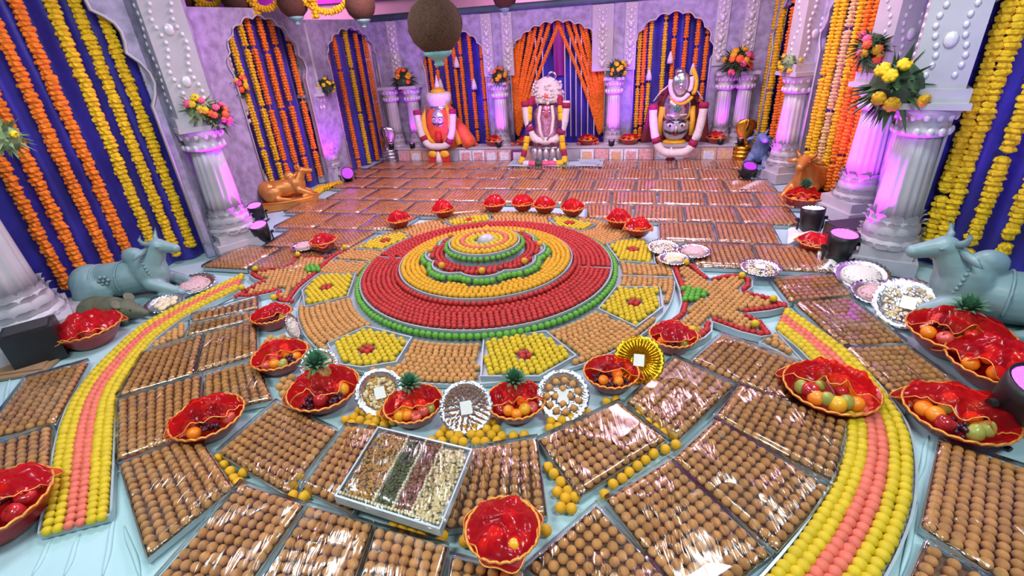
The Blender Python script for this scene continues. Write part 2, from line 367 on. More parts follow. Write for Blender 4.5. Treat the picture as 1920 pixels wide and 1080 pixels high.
# the hall behind the set
hw = MB().box((1, 13.6, 1.6), (16, .2, 3.2)).build('wall_hall', 'hall_cream'); tag(hw, kind='structure')
tag(MB().box((1, 13.42, 3.32), (16, .16, .5)).build('trim_2', 'hall_magenta'), kind='structure')

for hx in (-4, 1, 5): lamp('hall_fill', 'AREA', (hx, 12.2, 3.5), 45, (1, .35, .9), (hx, 13.6, 2.6), .8)  # added pink fill lamps that brighten the hall wall
# ------------------------------------------------------------------ curtains
def curtain(seg, label, u0, u1, h, off=-.22, mt='curtain', pleat=9., amp=.035, name='curtain', z0=.0, group=None):
    n = max(40, int((u1-u0)*60))
    def fn(a, b):
        u = u0+(u1-u0)*a; z = z0+(h-z0)*b
        d = off+amp*math.sin(u*pleat*2+1.3*math.sin(u*3.1))*(1-.25*b)+.02*math.sin(u*23+z)
        return seg.P(u, z, d)
    return tag(MB().grid(n, 8, fn).build(name, mt, None, True), label, 'curtain', group)
curtain(SG['nl'], 'blue pleated curtain behind the grey bull with the mouse statue', .0, 3.0, 3.4)
curtain(SG['l3'], 'blue curtain hanging behind the seated golden bull with raised head', .15, 1.9, 2.7)
curtain(SG['l4'], 'narrow blue curtain beside the silver cobra statue', .05, 1.8, 2.5)
B = SG['bk']
for key, lab in ((0, 'dark blue curtain behind the orange robed idol'), (1, 'blue curtain under the orange drapes behind the crowned idol'), (2, 'dark blue curtain behind the large silver faced idol')):
    c = AR['bk'][key]; curtain(B, lab, c[0][0]-.12, c[-1][0]+.12, 2.45)
curtain(SG['r7'], 'narrow blue curtain behind the golden cobra statue', .05, 1.6, 2.7)
curtain(SG['r8'], 'blue curtain behind the golden bull beside the fruit basket', .02, 1.7, 3.0)
curtain(SG['nr'], 'blue pleated curtain behind the grey bull beside the silver plates', .0, 2.7, 3.4)
c = AR['bk'][1]; um = B.hit(1045, 42)[0]
curtain(B, 'purple fabric strip hanging at the centre of the middle arch', um-.10, um+.10, 2.32, off=-.13, mt='curtain_purple', pleat=16, amp=.02, z0=1.45, name='fabric_strip')

# ------------------------------------------------------------------ marigold garlands
def flower_mesh(name, mt, n=12):
    mb = MB(); prof = [(.45, -.5), (1.0, -.15), (.95, .2), (.4, .5)]
    v = []; f = []
    for j, (r, z) in enumerate(prof):
        for i in range(n): a = 2*PI*(i+.5*(j % 2))/n; rr = r*(1+(.16 if i % 2 else -.08)+random.uniform(-.08, .08)); v.append((rr*math.cos(a), rr*math.sin(a), z))
    for j in range(3):
        for i in range(n): k = (i+1) % n; f.append((j*n+i, j*n+k, (j+1)*n+k, (j+1)*n+i))
    f.append(tuple(range(n-1, -1, -1))); f.append(tuple(3*n+i for i in range(n))); mb.add(v, f); return mb.mesh(name, mt, False)
FLW = {k: flower_mesh('marigold_'+k, 'marigold_'+k) for k in ('yellow', 'orange', 'cream')}
FLV = {}
for k, me in FLW.items():
    bm = bmesh.new(); bm.from_mesh(me); bmesh.ops.triangulate(bm, faces=bm.faces)
    FLV[k] = ([tuple(v.co) for v in bm.verts], [tuple(v.index for v in p.verts) for p in bm.faces]); bm.free()
NCOL = {'yellow': 'yellow', 'orange': 'orange', 'cream': 'pale cream'}
def garland(path, kind, label, group, rad=.045, pitch=.036, parts=False, gaps=0.):
    P = [np.array(p, float) for p in path]; d = [0]
    for a, b in zip(P[:-1], P[1:]): d.append(d[-1]+np.linalg.norm(b-a))
    n = max(2, int(d[-1]/pitch)); D = np.linspace(0, d[-1], n); arr = np.array(P)
    Q = np.stack([np.interp(D, d, arr[:, i]) for i in range(3)], 1)
    skip = random.random()
    keep = [i for i in range(n) if not (gaps and abs(((i/n)*3+skip) % 1-.5) < gaps)]
    if parts:
        t = thing('marigold_garland', label, 'garland', tuple(Q[-1]), 0, group)
        mb = MB(); mb.tube([tuple(q-Q[-1]) for q in (Q[0], Q[n//2], Q[-1])], .006, 5); mb.build('string', 'leaf', t)
        for i in keep:
            o = link('flower', FLW[kind], t); s_ = rad*random.uniform(.85, 1.12)
            o.location = tuple(Q[i]-Q[-1]+np.array([random.uniform(-.006, .006), random.uniform(-.006, .006), 0]))
            o.scale = (s_, s_, pitch*1.45*random.uniform(.9, 1.15)); o.rotation_euler = (random.uniform(-.2, .2), random.uniform(-.2, .2), random.uniform(0, 6))
        return t
    bv, bf = FLV[kind]; V = []; Fc = []
    for i in keep:
        tdir = Q[min(i+1, n-1)]-Q[max(i-1, 0)]; q = Vector(tdir).to_track_quat('Z', 'Y').to_matrix()@Matrix.Rotation(random.uniform(0, 6), 3, 'Z')
        s_ = rad*random.uniform(.85, 1.12); o = len(V)
        V += [tuple(q@Vector((p[0]*s_, p[1]*s_, p[2]*pitch*1.25))+Vector(Q[i])) for p in bv]; Fc += [tuple(k+o for k in f) for f in bf]
    mb = MB(); mb.v = V; mb.f = Fc; mb.tube([tuple(q) for q in Q], .007, 4)
    return tag(mb.build('marigold_garland', 'marigold_'+kind), label, 'garland', group)
ORD = ['first', 'second', 'third', 'fourth', 'fifth', 'sixth', 'seventh', 'eighth', 'ninth', 'tenth', 'eleventh']
CNT = {}
def nth(key): CNT[key] = CNT.get(key, -1)+1; return ORD[min(CNT[key], 10)]
def hang(key, px, py, kind, label, group, off=-.12, top=3.3, bot=.12, rad=.045, pitch=.036, parts=False, gaps=0., lean=0.):
    sg = SG[key]; x, y, _ = sg.xy(px, py, off); d = sg.t*lean
    return garland([(x-d[0]*top, y-d[1]*top, top), (x, y, bot)], kind, label, group, rad, pitch, parts, gaps)
for x in (17, 67, 130, 177): hang('nl', x, 333, 'orange', f'{nth("nlo")} orange marigold garland from the carved foot column, above the grey bull', 'orange garlands above the grey bull', parts=True, rad=.05, pitch=.044, top=2.95, bot=.1+.1*random.random())
for x in (233, 273, 310, 348): hang('nl', x, 333, 'yellow', f'{nth("nly")} yellow marigold garland after the orange ones, above the grey bull', 'yellow garlands above the grey bull', parts=True, rad=.052, pitch=.044, top=2.95, bot=.1+.1*random.random())
for x in (1743, 1768, 1827, 1893): hang('nr', x, 440, 'yellow', f'{nth("nry")} thick yellow garland from the purple rimmed light column, above the bull', 'yellow garlands above the plates', parts=True, rad=.052, pitch=.046, top=2.5, bot=.1+.1*random.random(), gaps=.015)
hang('nr', 1975, 440, 'yellow', 'fifth thick yellow garland from the purple rimmed light column, above the bull', 'yellow garlands above the plates', parts=True, rad=.052, pitch=.046, top=2.3, bot=.1)
for x, k in ((446, 'yellow'), (470, 'yellow'), (492, 'yellow'), (506, 'orange'), (527, 'orange'), (546, 'orange'), (570, 'orange')):
    hang('l3', x, 200, k, f'{nth("l3"+k)} {k} marigold garland from the tall columns, behind the golden bull', f'{k} garlands behind the golden bull by the tall columns', rad=.042, pitch=.04, top=2.62, bot=.15, gaps=.03)
for x, k in ((622, 'orange'), (641, 'orange'), (663, 'yellow'), (681, 'orange'), (697, 'orange'), (711, 'orange')):
    hang('l4', x, 150, k, f'{nth("l4"+k)} {k} garland from the round black light in the arch beside silver cobra', f'{k} garlands beside the silver cobra', rad=.042, pitch=.042, top=2.4, bot=.05, gaps=.02)
for x, k in ((803, 'orange'), (813, 'orange'), (825, 'orange'), (842, 'orange'), (858, 'orange'), (870, 'orange'), (888, 'orange'), (908, 'orange')):
    hang('bk', x, 170, k, f'{nth("b1")} orange garland from the silver cobra columns, behind the orange robed idol', 'orange garlands behind the robed idol', rad=.036, pitch=.042, top=2.4, bot=.3, gaps=.02)
for x, k in ((1196, 'yellow'), (1205, 'orange'), (1216, 'yellow'), (1241, 'yellow'), (1258, 'orange'), (1279, 'orange'), (1300, 'orange'), (1318, 'orange')):
    hang('bk', x, 150, k, f'{nth("b3"+k)} {k} garland from the glowing column, behind the large silver faced idol', f'{k} garlands behind the silver faced idol', rad=.036, pitch=.042, top=2.4, bot=.3, gaps=.02)
for x, k in ((1424, 'yellow'), (1434, 'yellow'), (1444, 'yellow'), (1463, 'orange'), (1474, 'orange')):
    hang('r7', x, 170, k, f'{nth("r7"+k)} {k} garland from the golden cobra, above the small blue bull', f'{k} garlands above the small blue bull', off=-.02, rad=.05, pitch=.042, top=2.7, bot=.12, gaps=.02)
for x, k in ((1540, 'yellow'), (1551, 'yellow'), (1567, 'cream'), (1582, 'yellow'), (1596, 'orange'), (1610, 'orange'), (1627, 'orange')):
    hang('r8', x, 167, k, f'{nth("r8"+k)} {NCOL[k]} garland from the small blue bull, behind the golden bull by basket', f'{NCOL[k]} garlands behind the golden bull by the basket', off=-.02, rad=.05, pitch=.042, top=2.9, bot=.12, gaps=.02)
# gathered orange drapes of garland strings in the middle arch, and thin white strings between them
cz = AR['bk'][1]; ul, ur = cz[0][0], cz[-1][0]
bl, br = B.hit(957, 236), B.hit(1136, 232)
for sd, (ub, zb), pxn in ((0, bl, 'left'), (1, br, 'right')):
    for k in range(11):
        i = int(2+k*(len(cz)//2-2)/10); q = cz[i] if sd == 0 else cz[-1-i]
        tu, tz = q; bu = ub+(.012*k if sd == 0 else -.012*k); path = []
        for j in range(13):
            t = j/12; sag = math.sin(PI*t)*(.05+.02*k)*(1 if sd == 0 else -1)
            path.append(B.P(tu+(bu-tu)*t**1.25-sag*.4, tz+(zb-.02*k-tz)*t, -.07-.006*k))
        garland(path, 'orange', f'{ORD[k]} orange marigold string of the drape tied beside the {"orange robed idol" if sd == 0 else "glowing column"}', 'gathered orange strings of the middle arch', .034, .036)
for px in (1008, 1020, 1060, 1070, 1080, 1090, 1102, 1114):
    x, y, _ = B.xy(px, 200, -.12)
    mb = MB(); mb.tube([(x, y, 2.1), (x, y, .35)], .010, 5)
    tag(mb.build('flower_string', 'tuberose'), f'{nth("ws")} thin white flower string from the orange robed idol, behind crowned idol', 'flower string', 'thin white strings behind the crowned idol')

# ------------------------------------------------------------------ columns
def column(x, y, label, r=.18, h=1.5, rz=0., plinth=.62, upper=2.9, seg=None, group=None):
    t = thing('column', label, 'column', (x, y, 0), rz, group); k = r/.18
    p = MB().box((0, 0, .07), (plinth, plinth, .14)).box((0, 0, .19), (plinth*.82, plinth*.82, .10)).build('plinth', 'plaster', t)
    mb = MB(); mb.lathe([(r*1.38, .24), (r*1.40, .27), (r*1.26, .31), (r*1.16, .33), (r*1.22, .37), (r*1.18, .42), (r*1.06, .47), (r*1.02, .5)], 28)
    b = mb.build('base_moulding', 'plaster', t, True)
    mb = MB()
    for j, (zz, rr, n, hl) in enumerate(((.235, 1.34, 14, .085), (.32, 1.22, 12, .09), (.40, 1.08, 12, .13), (.47, 1.0, 10, .12))):
        for i in range(n):
            a = 2*PI*(i+.5*j)/n; wd = .52*2*PI*rr*r/n; v = []
            for q in range(6):
                t_ = q/5; hw = wd*math.sin(PI*(.30+.68*t_))**.8 if q < 5 else 0.002; rad_ = rr*r+.45*hl*t_**2.4; z_ = zz+hl*(t_-.32*t_**4)
                for sx, up_ in ((-1, 0), (0, .012), (1, 0)):
                    X = rad_+up_*k; Y = sx*hw; v.append((X*math.cos(a)-Y*math.sin(a), X*math.sin(a)+Y*math.cos(a), z_))
            mb.add(v, [(3*q+c_, 3*q+c_+1, 3*q+c_+4, 3*q+c_+3) for q in range(5) for c_ in (0, 1)])
    mb.build('acanthus_leaves', 'plaster', b, True)
    MB().lathe([(r*1.03, .48), (r*.98, .7), (r*.92, 1.0), (r*.86, h-.26)], 64, fl=.09, nf=16).build('shaft', 'plaster', t, True)
    mb = MB(); mb.lathe([(r*.95, h-.28), (r*1.12, h-.26), (r*1.12, h-.22), (r*.98, h-.2), (r*1.05, h-.14), (r*1.3, h-.08), (r*1.3, h-.05)], 28)
    c = mb.build('capital', 'plaster', t, True); mb = MB()
    for i in range(14):
        a = 2*PI*i/14; mb.ball((r*1.12*math.cos(a), r*1.12*math.sin(a), h-.23), (.02*k, .034*k, .035), 6, 4, rot=Matrix.Rotation(a, 3, 'Z'))
        mb.ball((r*1.14*math.cos(a+.2), r*1.14*math.sin(a+.2), h-.11), (.022*k, .03*k, .04), 6, 4, rot=Matrix.Rotation(a, 3, 'Z'))
    mb.build('carved_band', 'ornament', c, True)
    MB().box((0, 0, h-.025), (r*2.7, r*2.7, .05)).build('abacus', 'plaster', t)
    if upper:
        u = MB().box((0, 0, (h+upper)/2), (r*2.05, r*1.6, upper-h)).box((0, 0, h+.05), (r*2.5, r*2.1, .1)).build('upper_pillar', 'plaster', t)
        mb = MB()
        for sd in (-1, 1):
            for j in range(int((upper-h-.25)/.07)):
                zz = h+.2+j*.07; wv = .3*math.sin(j*.9)
                mb.ball((r*(.5*sd+wv*.5), -r*.82, zz), (.022, .014, .026), 6, 4)
                mb.ball((r*1.03*sd, r*wv, zz), (.014, .022, .026), 6, 4)
        for zz in (h+.45, h+.95): mb.ball((0, -r*.82, zz), (.05, .02, .06), 8, 5)
        mb.build('vine_carving', 'ornament', u, True)
    return t
COLP = {}
def pcol(key, px, py, label, **kw): q = F(px, py); COLP[key] = (q[0], q[1]); return column(q[0], q[1], label, **kw)
pcol('L1', 62, 640, 'white fluted column with carved foot beside the black box light', r=.24, plinth=.85, h=1.6, rz=.75, upper=3.3)
pcol('L2', 447, 462, 'white fluted column lit magenta behind two stage lights', r=.19, rz=.75, plinth=.56, upper=3.2)
pcol('L3', 488, 383, 'white fluted column next to the golden bull with raised head', r=.18, rz=.3, plinth=.52, upper=2.7)
pcol('L4', 622, 336, 'white fluted column beside the golden bull and round black light', r=.16, rz=.2, plinth=.4, upper=2.55)
pcol('R4', 1464, 335, 'white fluted column between the small blue bull and the golden bull', r=.17, rz=.1, plinth=.52, upper=2.7)
pcol('R3', 1596, 405, 'white fluted column behind the white glowing stage light', r=.18, rz=.1, plinth=.62, upper=2.95)
pcol('R2', 1650, 495, 'white fluted column behind the stage light with a purple rim', r=.18, rz=-.6, plinth=.5, upper=3.2)
for px, py, lab in ((741, 235, 'white fluted column beside the silver cobra statue'), (780, 235, 'white fluted column between the silver cobra column and orange robed idol'), (940, 220, 'white fluted column between the orange robed idol and crowned idol'),
                    (1150, 220, 'glowing magenta white column between the crowned idol and silver faced idol'), (1353, 215, 'white fluted column right beside the large silver faced idol'), (1392, 200, 'white fluted column right behind the golden cobra statue')):
    x, y, z = B.xy(px, py, .20); COLP[px] = (x, y); column(x, y, lab, r=.13, h=1.42, rz=RM, plinth=.34, upper=0)

# ------------------------------------------------------------------ altar bench and packets
bA = F(750, 305); bB = F(1372, 303); bd = (bB-bA)[:2]; bL = np.hypot(*bd); bt = bd/bL; bn = np.array([bt[1], -bt[0]]); brz = math.atan2(bt[1], bt[0])
def BP(u, z=0., off=0.): q = bA[:2]+bt*u+bn*off; return (q[0], q[1], z)
mid = BP(bL/2, .13, -.3)
bench = thing('altar_bench', 'long low pale bench carrying the idols', 'bench', BP(bL/2, 0, -.16), brz)
MB().box((0, 0, .13), (bL, .30, .26)).build('bench_body', 'plaster', bench); MB().box((0, 0, .275), (bL+.04, .34, .03)).build('bench_top', 'plaster', bench)
def bu(px, py=290):                                            # bench coordinate of a photo column
    return onplane(px, py, bA, bB)[0]
pk = ['packet_pink', 'packet_tan', 'packet_pink', None, None, 'packet_white', 'packet_white', 'packet_pink', 'packet_pink', 'packet_purple', 'packet_pink', None, None, None, 'packet_white', 'packet_pink', 'packet_white', 'packet_white', 'packet_pink', 'packet_pink', 'packet_tan', 'packet_pink', 'packet_tan', 'packet_pink']
nm = {'packet_pink': 'pink', 'packet_tan': 'tan', 'packet_white': 'white', 'packet_purple': 'dark purple'}
for i, m in enumerate(pk):
    if not m: continue
    u = (i+.5)*bL/len(pk); wd = bL/len(pk)*.94; q = BP(u, 0, .03)
    t = thing('sweet_packet', f'{nth(m)} {nm[m]} wrapped packet from the silver cobra along the bench front', 'packet', q, brz, f'{nm[m]} packets along the bench front')
    Mx = Matrix.Rotation(-.12, 4, 'X')
    MB().box((0, 0, .12), (wd, .03, .235), M=Mx).build('packet_box', m, t)
    MB().box((0, -.018, .12), (wd*.7, .006, .15), M=Mx).build('picture_panel', random.choice(['packet_tan', 'packet_white', 'packet_pink']), t)
tag(MB().grid(16, 8, lambda a, b: BP(bu(965)+(bu(1135)-bu(965))*a, .075+.012*math.sin(a*17)*math.sin(b*9), .08+.55*b)).build('altar_cloth', 'cloth_white', None, True), 'white cloth spread on the trays before the crowned idol', 'cloth')

# ------------------------------------------------------------------ sweets: all balls gathered per colour, built at the end
SW = {k: [] for k in ('brown', 'tan', 'yellow', 'amber', 'coral', 'red_sweet', 'green_sweet')}
SP = .0515; RB = .0255
def put(k, x, y, z, r=RB): SW[k].append((x+rng.uniform(-.0025, .0025), y+rng.uniform(-.0025, .0025), z, r*rng.uniform(.95, 1.06)))
def inpoly(p, poly):
    x, y = p; c = False; n = len(poly); j = n-1
    for i in range(n):
        xi, yi = poly[i][0], poly[i][1]; xj, yj = poly[j][0], poly[j][1]
        if (yi > y) != (yj > y) and x < (xj-xi)*(y-yi)/(yj-yi)+xi: c = not c
        j = i
    return c
def edist(p, poly):
    P = np.array([q[:2] for q in poly], float); Q = np.roll(P, -1, 0); d = Q-P; w_ = np.array(p)-P
    t = np.clip((w_*d).sum(1)/((d*d).sum(1)+1e-12), 0, 1); return np.sqrt(((w_-d*t[:, None])**2).sum(1)).min()
def fill(poly, z, kind, sp=SP, inset=.03, rot=0., avoid=()):
    P = np.array([q[:2] for q in poly], float); c = P.mean(0); R = np.abs(P-c).max()*1.5; n = int(R/sp)+1; cs, sn = math.cos(rot), math.sin(rot)
    for j in range(-n, n+1):
        for i in range(-n, n+1):
            a = (i+.5*(j % 2))*sp; b = j*sp*.92; p = (c[0]+a*cs-b*sn, c[1]+a*sn+b*cs)
            if inpoly(p, P) and edist(p, P) > inset and not any(inpoly(p, q) or edist(p, q) < .03 for q in avoid): put(kind, p[0], p[1], z)
TRAYZ = .022                                                    # tray floor
OCC = []                                                         # occupied floor outlines
def tray(px, where, far=False, z=.05, film_=True, cat='tray', kind='brown', quad=None, group=None, label=None, base=0.):
    Q = np.array([F(p[0], p[1], z)[:2] for p in px]) if quad is None else np.array(quad, float)
    OCC.append(Q); c = Q.mean(0)
    o = thing('ladoo_tray', label or f'clear wrapped tray of brown ladoos {where}', cat, (c[0], c[1], base), 0, group); L_ = Q-c
    MB().prism(L_, 0, .018).strip(list(L_), .007, .0, .036, True).build('tray_box', 'tray', o)
    MB().prism(L_*.985, .018, .021).build('shade_liner', 'shade_liner', o)  # dark sheet over the tray floor, shade between ladoos put into its colour
    lu = (np.hypot(*(Q[1]-Q[0]))+np.hypot(*(Q[2]-Q[3])))/2; lv = (np.hypot(*(Q[3]-Q[0]))+np.hypot(*(Q[2]-Q[1])))/2
    nu, nv = max(2, int((lu-.008)/SP)), max(2, int((lv-.008)/SP)); mu, mv = .007/lu, .007/lv
    for j in range(nv):
        for i in range(nu):
            a = mu+(1-2*mu)*(i+.5)/nu; b = mv+(1-2*mv)*(j+.5)/nv
            p = (Q[0]*(1-a)+Q[1]*a)*(1-b)+(Q[3]*(1-a)+Q[2]*a)*b; put(kind, p[0], p[1], base+.018+RB)
    if film_:
        sx, sy = random.random()*9, random.random()*9; g = 8 if far else 14; an = random.choice((0, 1))
        def fn(a, b):
            a, b = [0 if q < 1e-6 else 1 if q > 1-1e-6 else .012+.976*(q*g-1)/(g-2) for q in (a, b)]
            a2, b2 = -.02+1.04*a, -.02+1.04*b; p = (L_[0]*(1-a2)+L_[1]*a2)*(1-b2)+(L_[3]*(1-a2)+L_[2]*a2)*b2
            e = min(a, 1-a, b, 1-b); zz = .018+2*RB+.004
            k1, k2 = (9, 2.5) if an else (2.5, 9)
            zz += .006*noise.noise(Vector((a*k1+sx, b*k2+sy, 0))) if e > 0 else -.035
            return (p[0], p[1], zz)
        MB().grid(g, g, fn).build('plastic_wrap', 'film_far' if far else 'film', o, True)
    return o
N_ = [((48, 709), (166, 677), (104, 792), (-40, 826), 'outside the long yellow band near the black box light'),
      ((-60, 850), (98, 797), (90, 915), (-70, 960), 'between yellow band and the dark red corner basket'),
      ((222, 870), (372, 815), (437, 912), (274, 1044), 'touching the band end, beside five orange balls'),
      ((219, 750), (378, 702), (374, 808), (219, 862), 'along the yellow band, beside the basket with one orange'),
      ((268, 662), (380, 627), (364, 702), (219, 744), 'inner side of the yellow band opposite the corner basket'),
      ((385, 627), (481, 601), (482, 664), (367, 698), 'with a shiny film edge near the pomegranate basket'),
      ((384, 703), (482, 674), (511, 748), (378, 776), 'directly behind the tilted basket with one orange'),
      ((361, 590), (484, 556), (484, 578), (358, 604), 'narrow strip below the leaf shape near the mouse statue'),
      ((357, 608), (467, 586), (470, 601), (347, 632), 'second narrow strip below the leaf shape near the mouse'),
      ((452, 904), (570, 945), (440, 1130), (268, 1112), 'with streaked film beyond the lone pair of orange balls'),
      ((579, 946), (699, 982), (640, 1150), (450, 1150), 'with brightest film before the striped dry fruit tray'),
      ((704, 984), (840, 1022), (806, 1150), (655, 1150), 'before the short orange ball row by dry fruits'),
      ((846, 1040), (985, 1075), (985, 1160), (825, 1150), 'just under the round veiled basket'),
      ((519, 753), (632, 806), (537, 926), (408, 848), 'beside the pineapple basket and the basket with one orange'),
      ((650, 797), (722, 806), (660, 960), (564, 915), 'half hidden under the striped dry fruit tray'),
      ((882, 842), (1007, 820), (1026, 964), (826, 992), 'between dry fruit tray and the orange ball cluster'),
      ((1009, 823), (1160, 753), (1250, 823), (1086, 930), 'ringed by a row of orange balls'),
      ((1118, 945), (1275, 1110), (1150, 1210), (985, 1062), 'with large ladoos beside the round veiled basket'),
      ((1255, 860), (1447, 1038), (1300, 1150), (1136, 935), 'past the orange ball row towards the wide curved band'),
      ((1342, 785), (1560, 915), (1458, 1034), (1259, 861), 'with wrinkled film against the wide curved band'),
      ((1385, 722), (1590, 788), (1566, 903), (1338, 782), 'under the spilling fruit basket by the curved band'),
      ((1264, 668), (1377, 722), (1273, 823), (1174, 752), 'beside the round gold plate'),
      ((1352, 627), (1525, 690), (1482, 762), (1297, 676), 'between the red edged leaf shape and the spilling basket'),
      ((1583, 651), (1698, 648), (1835, 748), (1700, 765), 'outside the curved band before the two large baskets'),
      ((1490, 567), (1592, 558), (1698, 640), (1580, 649), 'shining purple beside the stack of silver plates'),
      ((1447, 522), (1563, 516), (1600, 554), (1480, 565), 'shining purple before the plate of white rice'),
      ((1762, 824), (1960, 890), (1960, 1140), (1727, 985), 'with tall rows beside the big stage light'),
      ((1735, 1012), (1860, 1088), (1800, 1190), (1690, 1115), 'on the blue cloth outside the wide curved band end')]
for r in N_: tray(r[:4], r[4])
# loose wedges of ladoos between bands, trays and leaf shapes
for px, wh in ((((289, 643), (350, 597), (355, 628), (270, 660)), 'by the narrow strip trays'), (((1424, 640), (1456, 622), (1520, 690), (1470, 662)), 'by the red edged leaf shape')):
    poly = [F(*p, .04)[:2] for p in px]; OCC.append(np.array(poly))
    c = np.mean(poly, 0); o = thing('ladoo_tray', f'small open wedge tray of ladoos {wh}', 'tray', (c[0], c[1], 0)); MB().prism([p-c for p in poly], 0, .018).strip([p-c for p in poly], .012, 0, .035, True).build('tray_box', 'tray', o)
    fill(poly, .018+RB, 'tan', inset=.022)

# ------------------------------------------------------------------ curved bands of yellow and coral sweets
def band(outer, inner, label, name='sweet_band'):
    def res(px, n):
        P = np.array([F(*p, .045)[:2] for p in px]); d = np.r_[0, np.cumsum(np.hypot(*np.diff(P, axis=0).T))]; D = np.linspace(0, d[-1], n)
        return np.stack([np.interp(D, d, P[:, 0]), np.interp(D, d, P[:, 1])], 1), d[-1]
    def sm(a):
        for _ in range(6): a[1:-1] = (a[:-2]+2*a[1:-1]+a[2:])/4
        return a
    _, Lo = res(outer, 10); _, Li = res(inner, 10); n = int((Lo+Li)/2/SP)
    A, _ = res(outer, n); C, _ = res(inner, n); A = sm(A); C = sm(C); c = (A+C).mean(0)/2
    OCC.append(np.vstack([A, C[::-1]]))
    o = thing(name, label, 'sweet band', (c[0], c[1], 0)); poly = [p-c for p in A]+[p-c for p in C[::-1]]
    mb = MB(); v = [(*(p-c), .02) for p in A]+[(*(p-c), .02) for p in C]; mb.add(v, [(i, i+1, n+i+1, n+i) for i in range(n-1)]); mb.strip(poly, .012, 0, .05, True); mb.build('tray_box', 'tray', o)
    for i in range(n):
        for j in range(6):
            t = .045+.91*(j+.5)/6; p = A[i]*(1-t)+C[i]*t; k = 'coral' if j in (2, 3) else 'yellow'
            rr = max(.02, min(.031, np.hypot(*(A[i]-C[i]))/12.6)); put(k, p[0], p[1], .02+rr*.98, rr)
    return o
band([(455, 514), (407, 538), (360, 560), (313, 584), (270, 606), (212, 657), (183, 685), (159, 711), (125, 762), (108, 810), (96, 868), (88, 926), (72, 1000)],
     [(437, 549), (390, 571), (342, 596), (289, 637), (262, 670), (233, 717), (218, 747), (216, 800), (214, 849), (211, 910), (208, 965)], 'long curved band of yellow and coral sweets ending on the blue cloth')
band([(1480, 580), (1535, 618), (1584, 651), (1644, 714), (1673, 753), (1703, 791), (1719, 858), (1719, 926), (1707, 984), (1664, 1080), (1600, 1170)],
     [(1459, 623), (1500, 655), (1526, 685), (1565, 735), (1588, 786), (1584, 849), (1555, 916), (1492, 1008), (1430, 1080), (1350, 1160)], 'wide curved band of yellow and coral sweets under the spilling fruit basket')

# ------------------------------------------------------------------ the tiered round of sweets
CX, CY = -.245, 4.64; R_OUT, R_RED, R_MID, R_TOP = 1.85, 1.266, .874, .352
ang = lambda p: math.atan2(p[1]-CY, p[0]-CX)
rang = thing('sweet_mandala', 'tiered round mandala of red, yellow, green and brown sweets', 'mandala', (CX, CY, 0))
def circ(r, n=96): return [(r*math.cos(2*PI*i/n), r*math.sin(2*PI*i/n)) for i in range(n)]
MB().lathe([(R_OUT, 0), (R_OUT, .018)], 96).strip(circ(R_OUT), .010, 0, .035, True).build('base_disc', 'tier', rang)
MB().lathe([(R_RED, .018), (R_RED, .095)], 96).strip(circ(R_RED), .010, .09, .115, True).build('red_tier', 'tier', rang)
MB().lathe([(R_MID, .095), (R_MID, .165)], 96).strip(circ(R_MID), .010, .16, .187, True).build('amber_tier', 'tier', rang)
LOB = [((.53+.075*abs(math.cos(4*(2*PI*i/160+1.60)))**.8), 2*PI*i/160) for i in range(160)]
lob = [(r*math.cos(a), r*math.sin(a)) for r, a in LOB]
MB().prism(lob, .165, .245).strip(lob, .014, .24, .27, True).build('scalloped_tier', 'tier', rang)
MB().lathe([(R_TOP, .245), (R_TOP, .35)], 64).strip(circ(R_TOP, 64), .014, .345, .375, True).build('top_tier', 'tier', rang)
OCC.append(np.array([(CX+p[0]*1.02, CY+p[1]*1.02) for p in circ(R_OUT, 48)]))
tag(MB().lathe([(.085, 0), (.088, .015), (.075, .045), (.045, .065), (.012, .072)], 24).build('silver_bowl', 'plaster', None, True), 'small upturned silver bowl on the centre of the mandala', 'bowl').location = (CX+.02, CY+.03, .35)
def ring(r, z, k, sp=SP, skip=None):
    n = int(2*PI*r/sp); ph = random.random()
    for i in range(n):
        a = 2*PI*(i+ph)/n; p = (CX+r*math.cos(a), CY+r*math.sin(a))
        if skip is None or not skip(p, a): put(k, p[0], p[1], z)
PENT = [[(907, 637), (1023, 622), (1080, 668), (1010, 707), (902, 707)], [(615, 645), (687, 613), (772, 634), (743, 680), (680, 690), (633, 684)], [(567, 545), (600, 514), (667, 514), (652, 557), (572, 576)],
        [(668, 467), (703, 446), (752, 437), (770, 445), (717, 470)], [(832, 417), (873, 407), (920, 404), (918, 416), (853, 424)], [(1028, 411), (1060, 406), (1117, 422), (1093, 434), (1047, 426)],
        [(1137, 458), (1187, 447), (1223, 460), (1228, 495), (1160, 490)], [(1122, 580), (1155, 539), (1237, 539), (1242, 577), (1193, 614)]]
PW = [np.array([F(*p, .05)[:2] for p in q]) for q in PENT]
for q in PW:
    loc = [p-np.array([CX, CY]) for p in q]; MB().prism(loc, .018, .03).strip(loc, .014, .018, .062, True).build('yellow_tray', 'tier', rang)
    fill(q, .03+RB, 'yellow', inset=.028, rot=ang(q.mean(0)))
    c = q.mean(0); a0 = ang(c)
    SW['yellow'] = [p for p in SW['yellow'] if (p[0]-c[0])**2+(p[1]-c[1])**2 > .056**2 or p[2] > .08]
    for dx, dy in ((-1, -1), (1, -1), (-1, 1), (1, 1)):
        put('red_sweet', c[0]+(dx*math.cos(a0)-dy*math.sin(a0))*.024, c[1]+(dx*math.sin(a0)+dy*math.cos(a0))*.024, .03+RB)
inp = lambda p, a: any(inpoly(p, q) or edist(p, q) < .03 for q in PW) or abs(math.remainder(a-DIV1, 2*PI)) < .02 or abs(math.remainder(a-DIV2, 2*PI)) < .02
DIV1 = ang(F(1210, 519, .04)); DIV2 = ang(F(655, 490, .04))
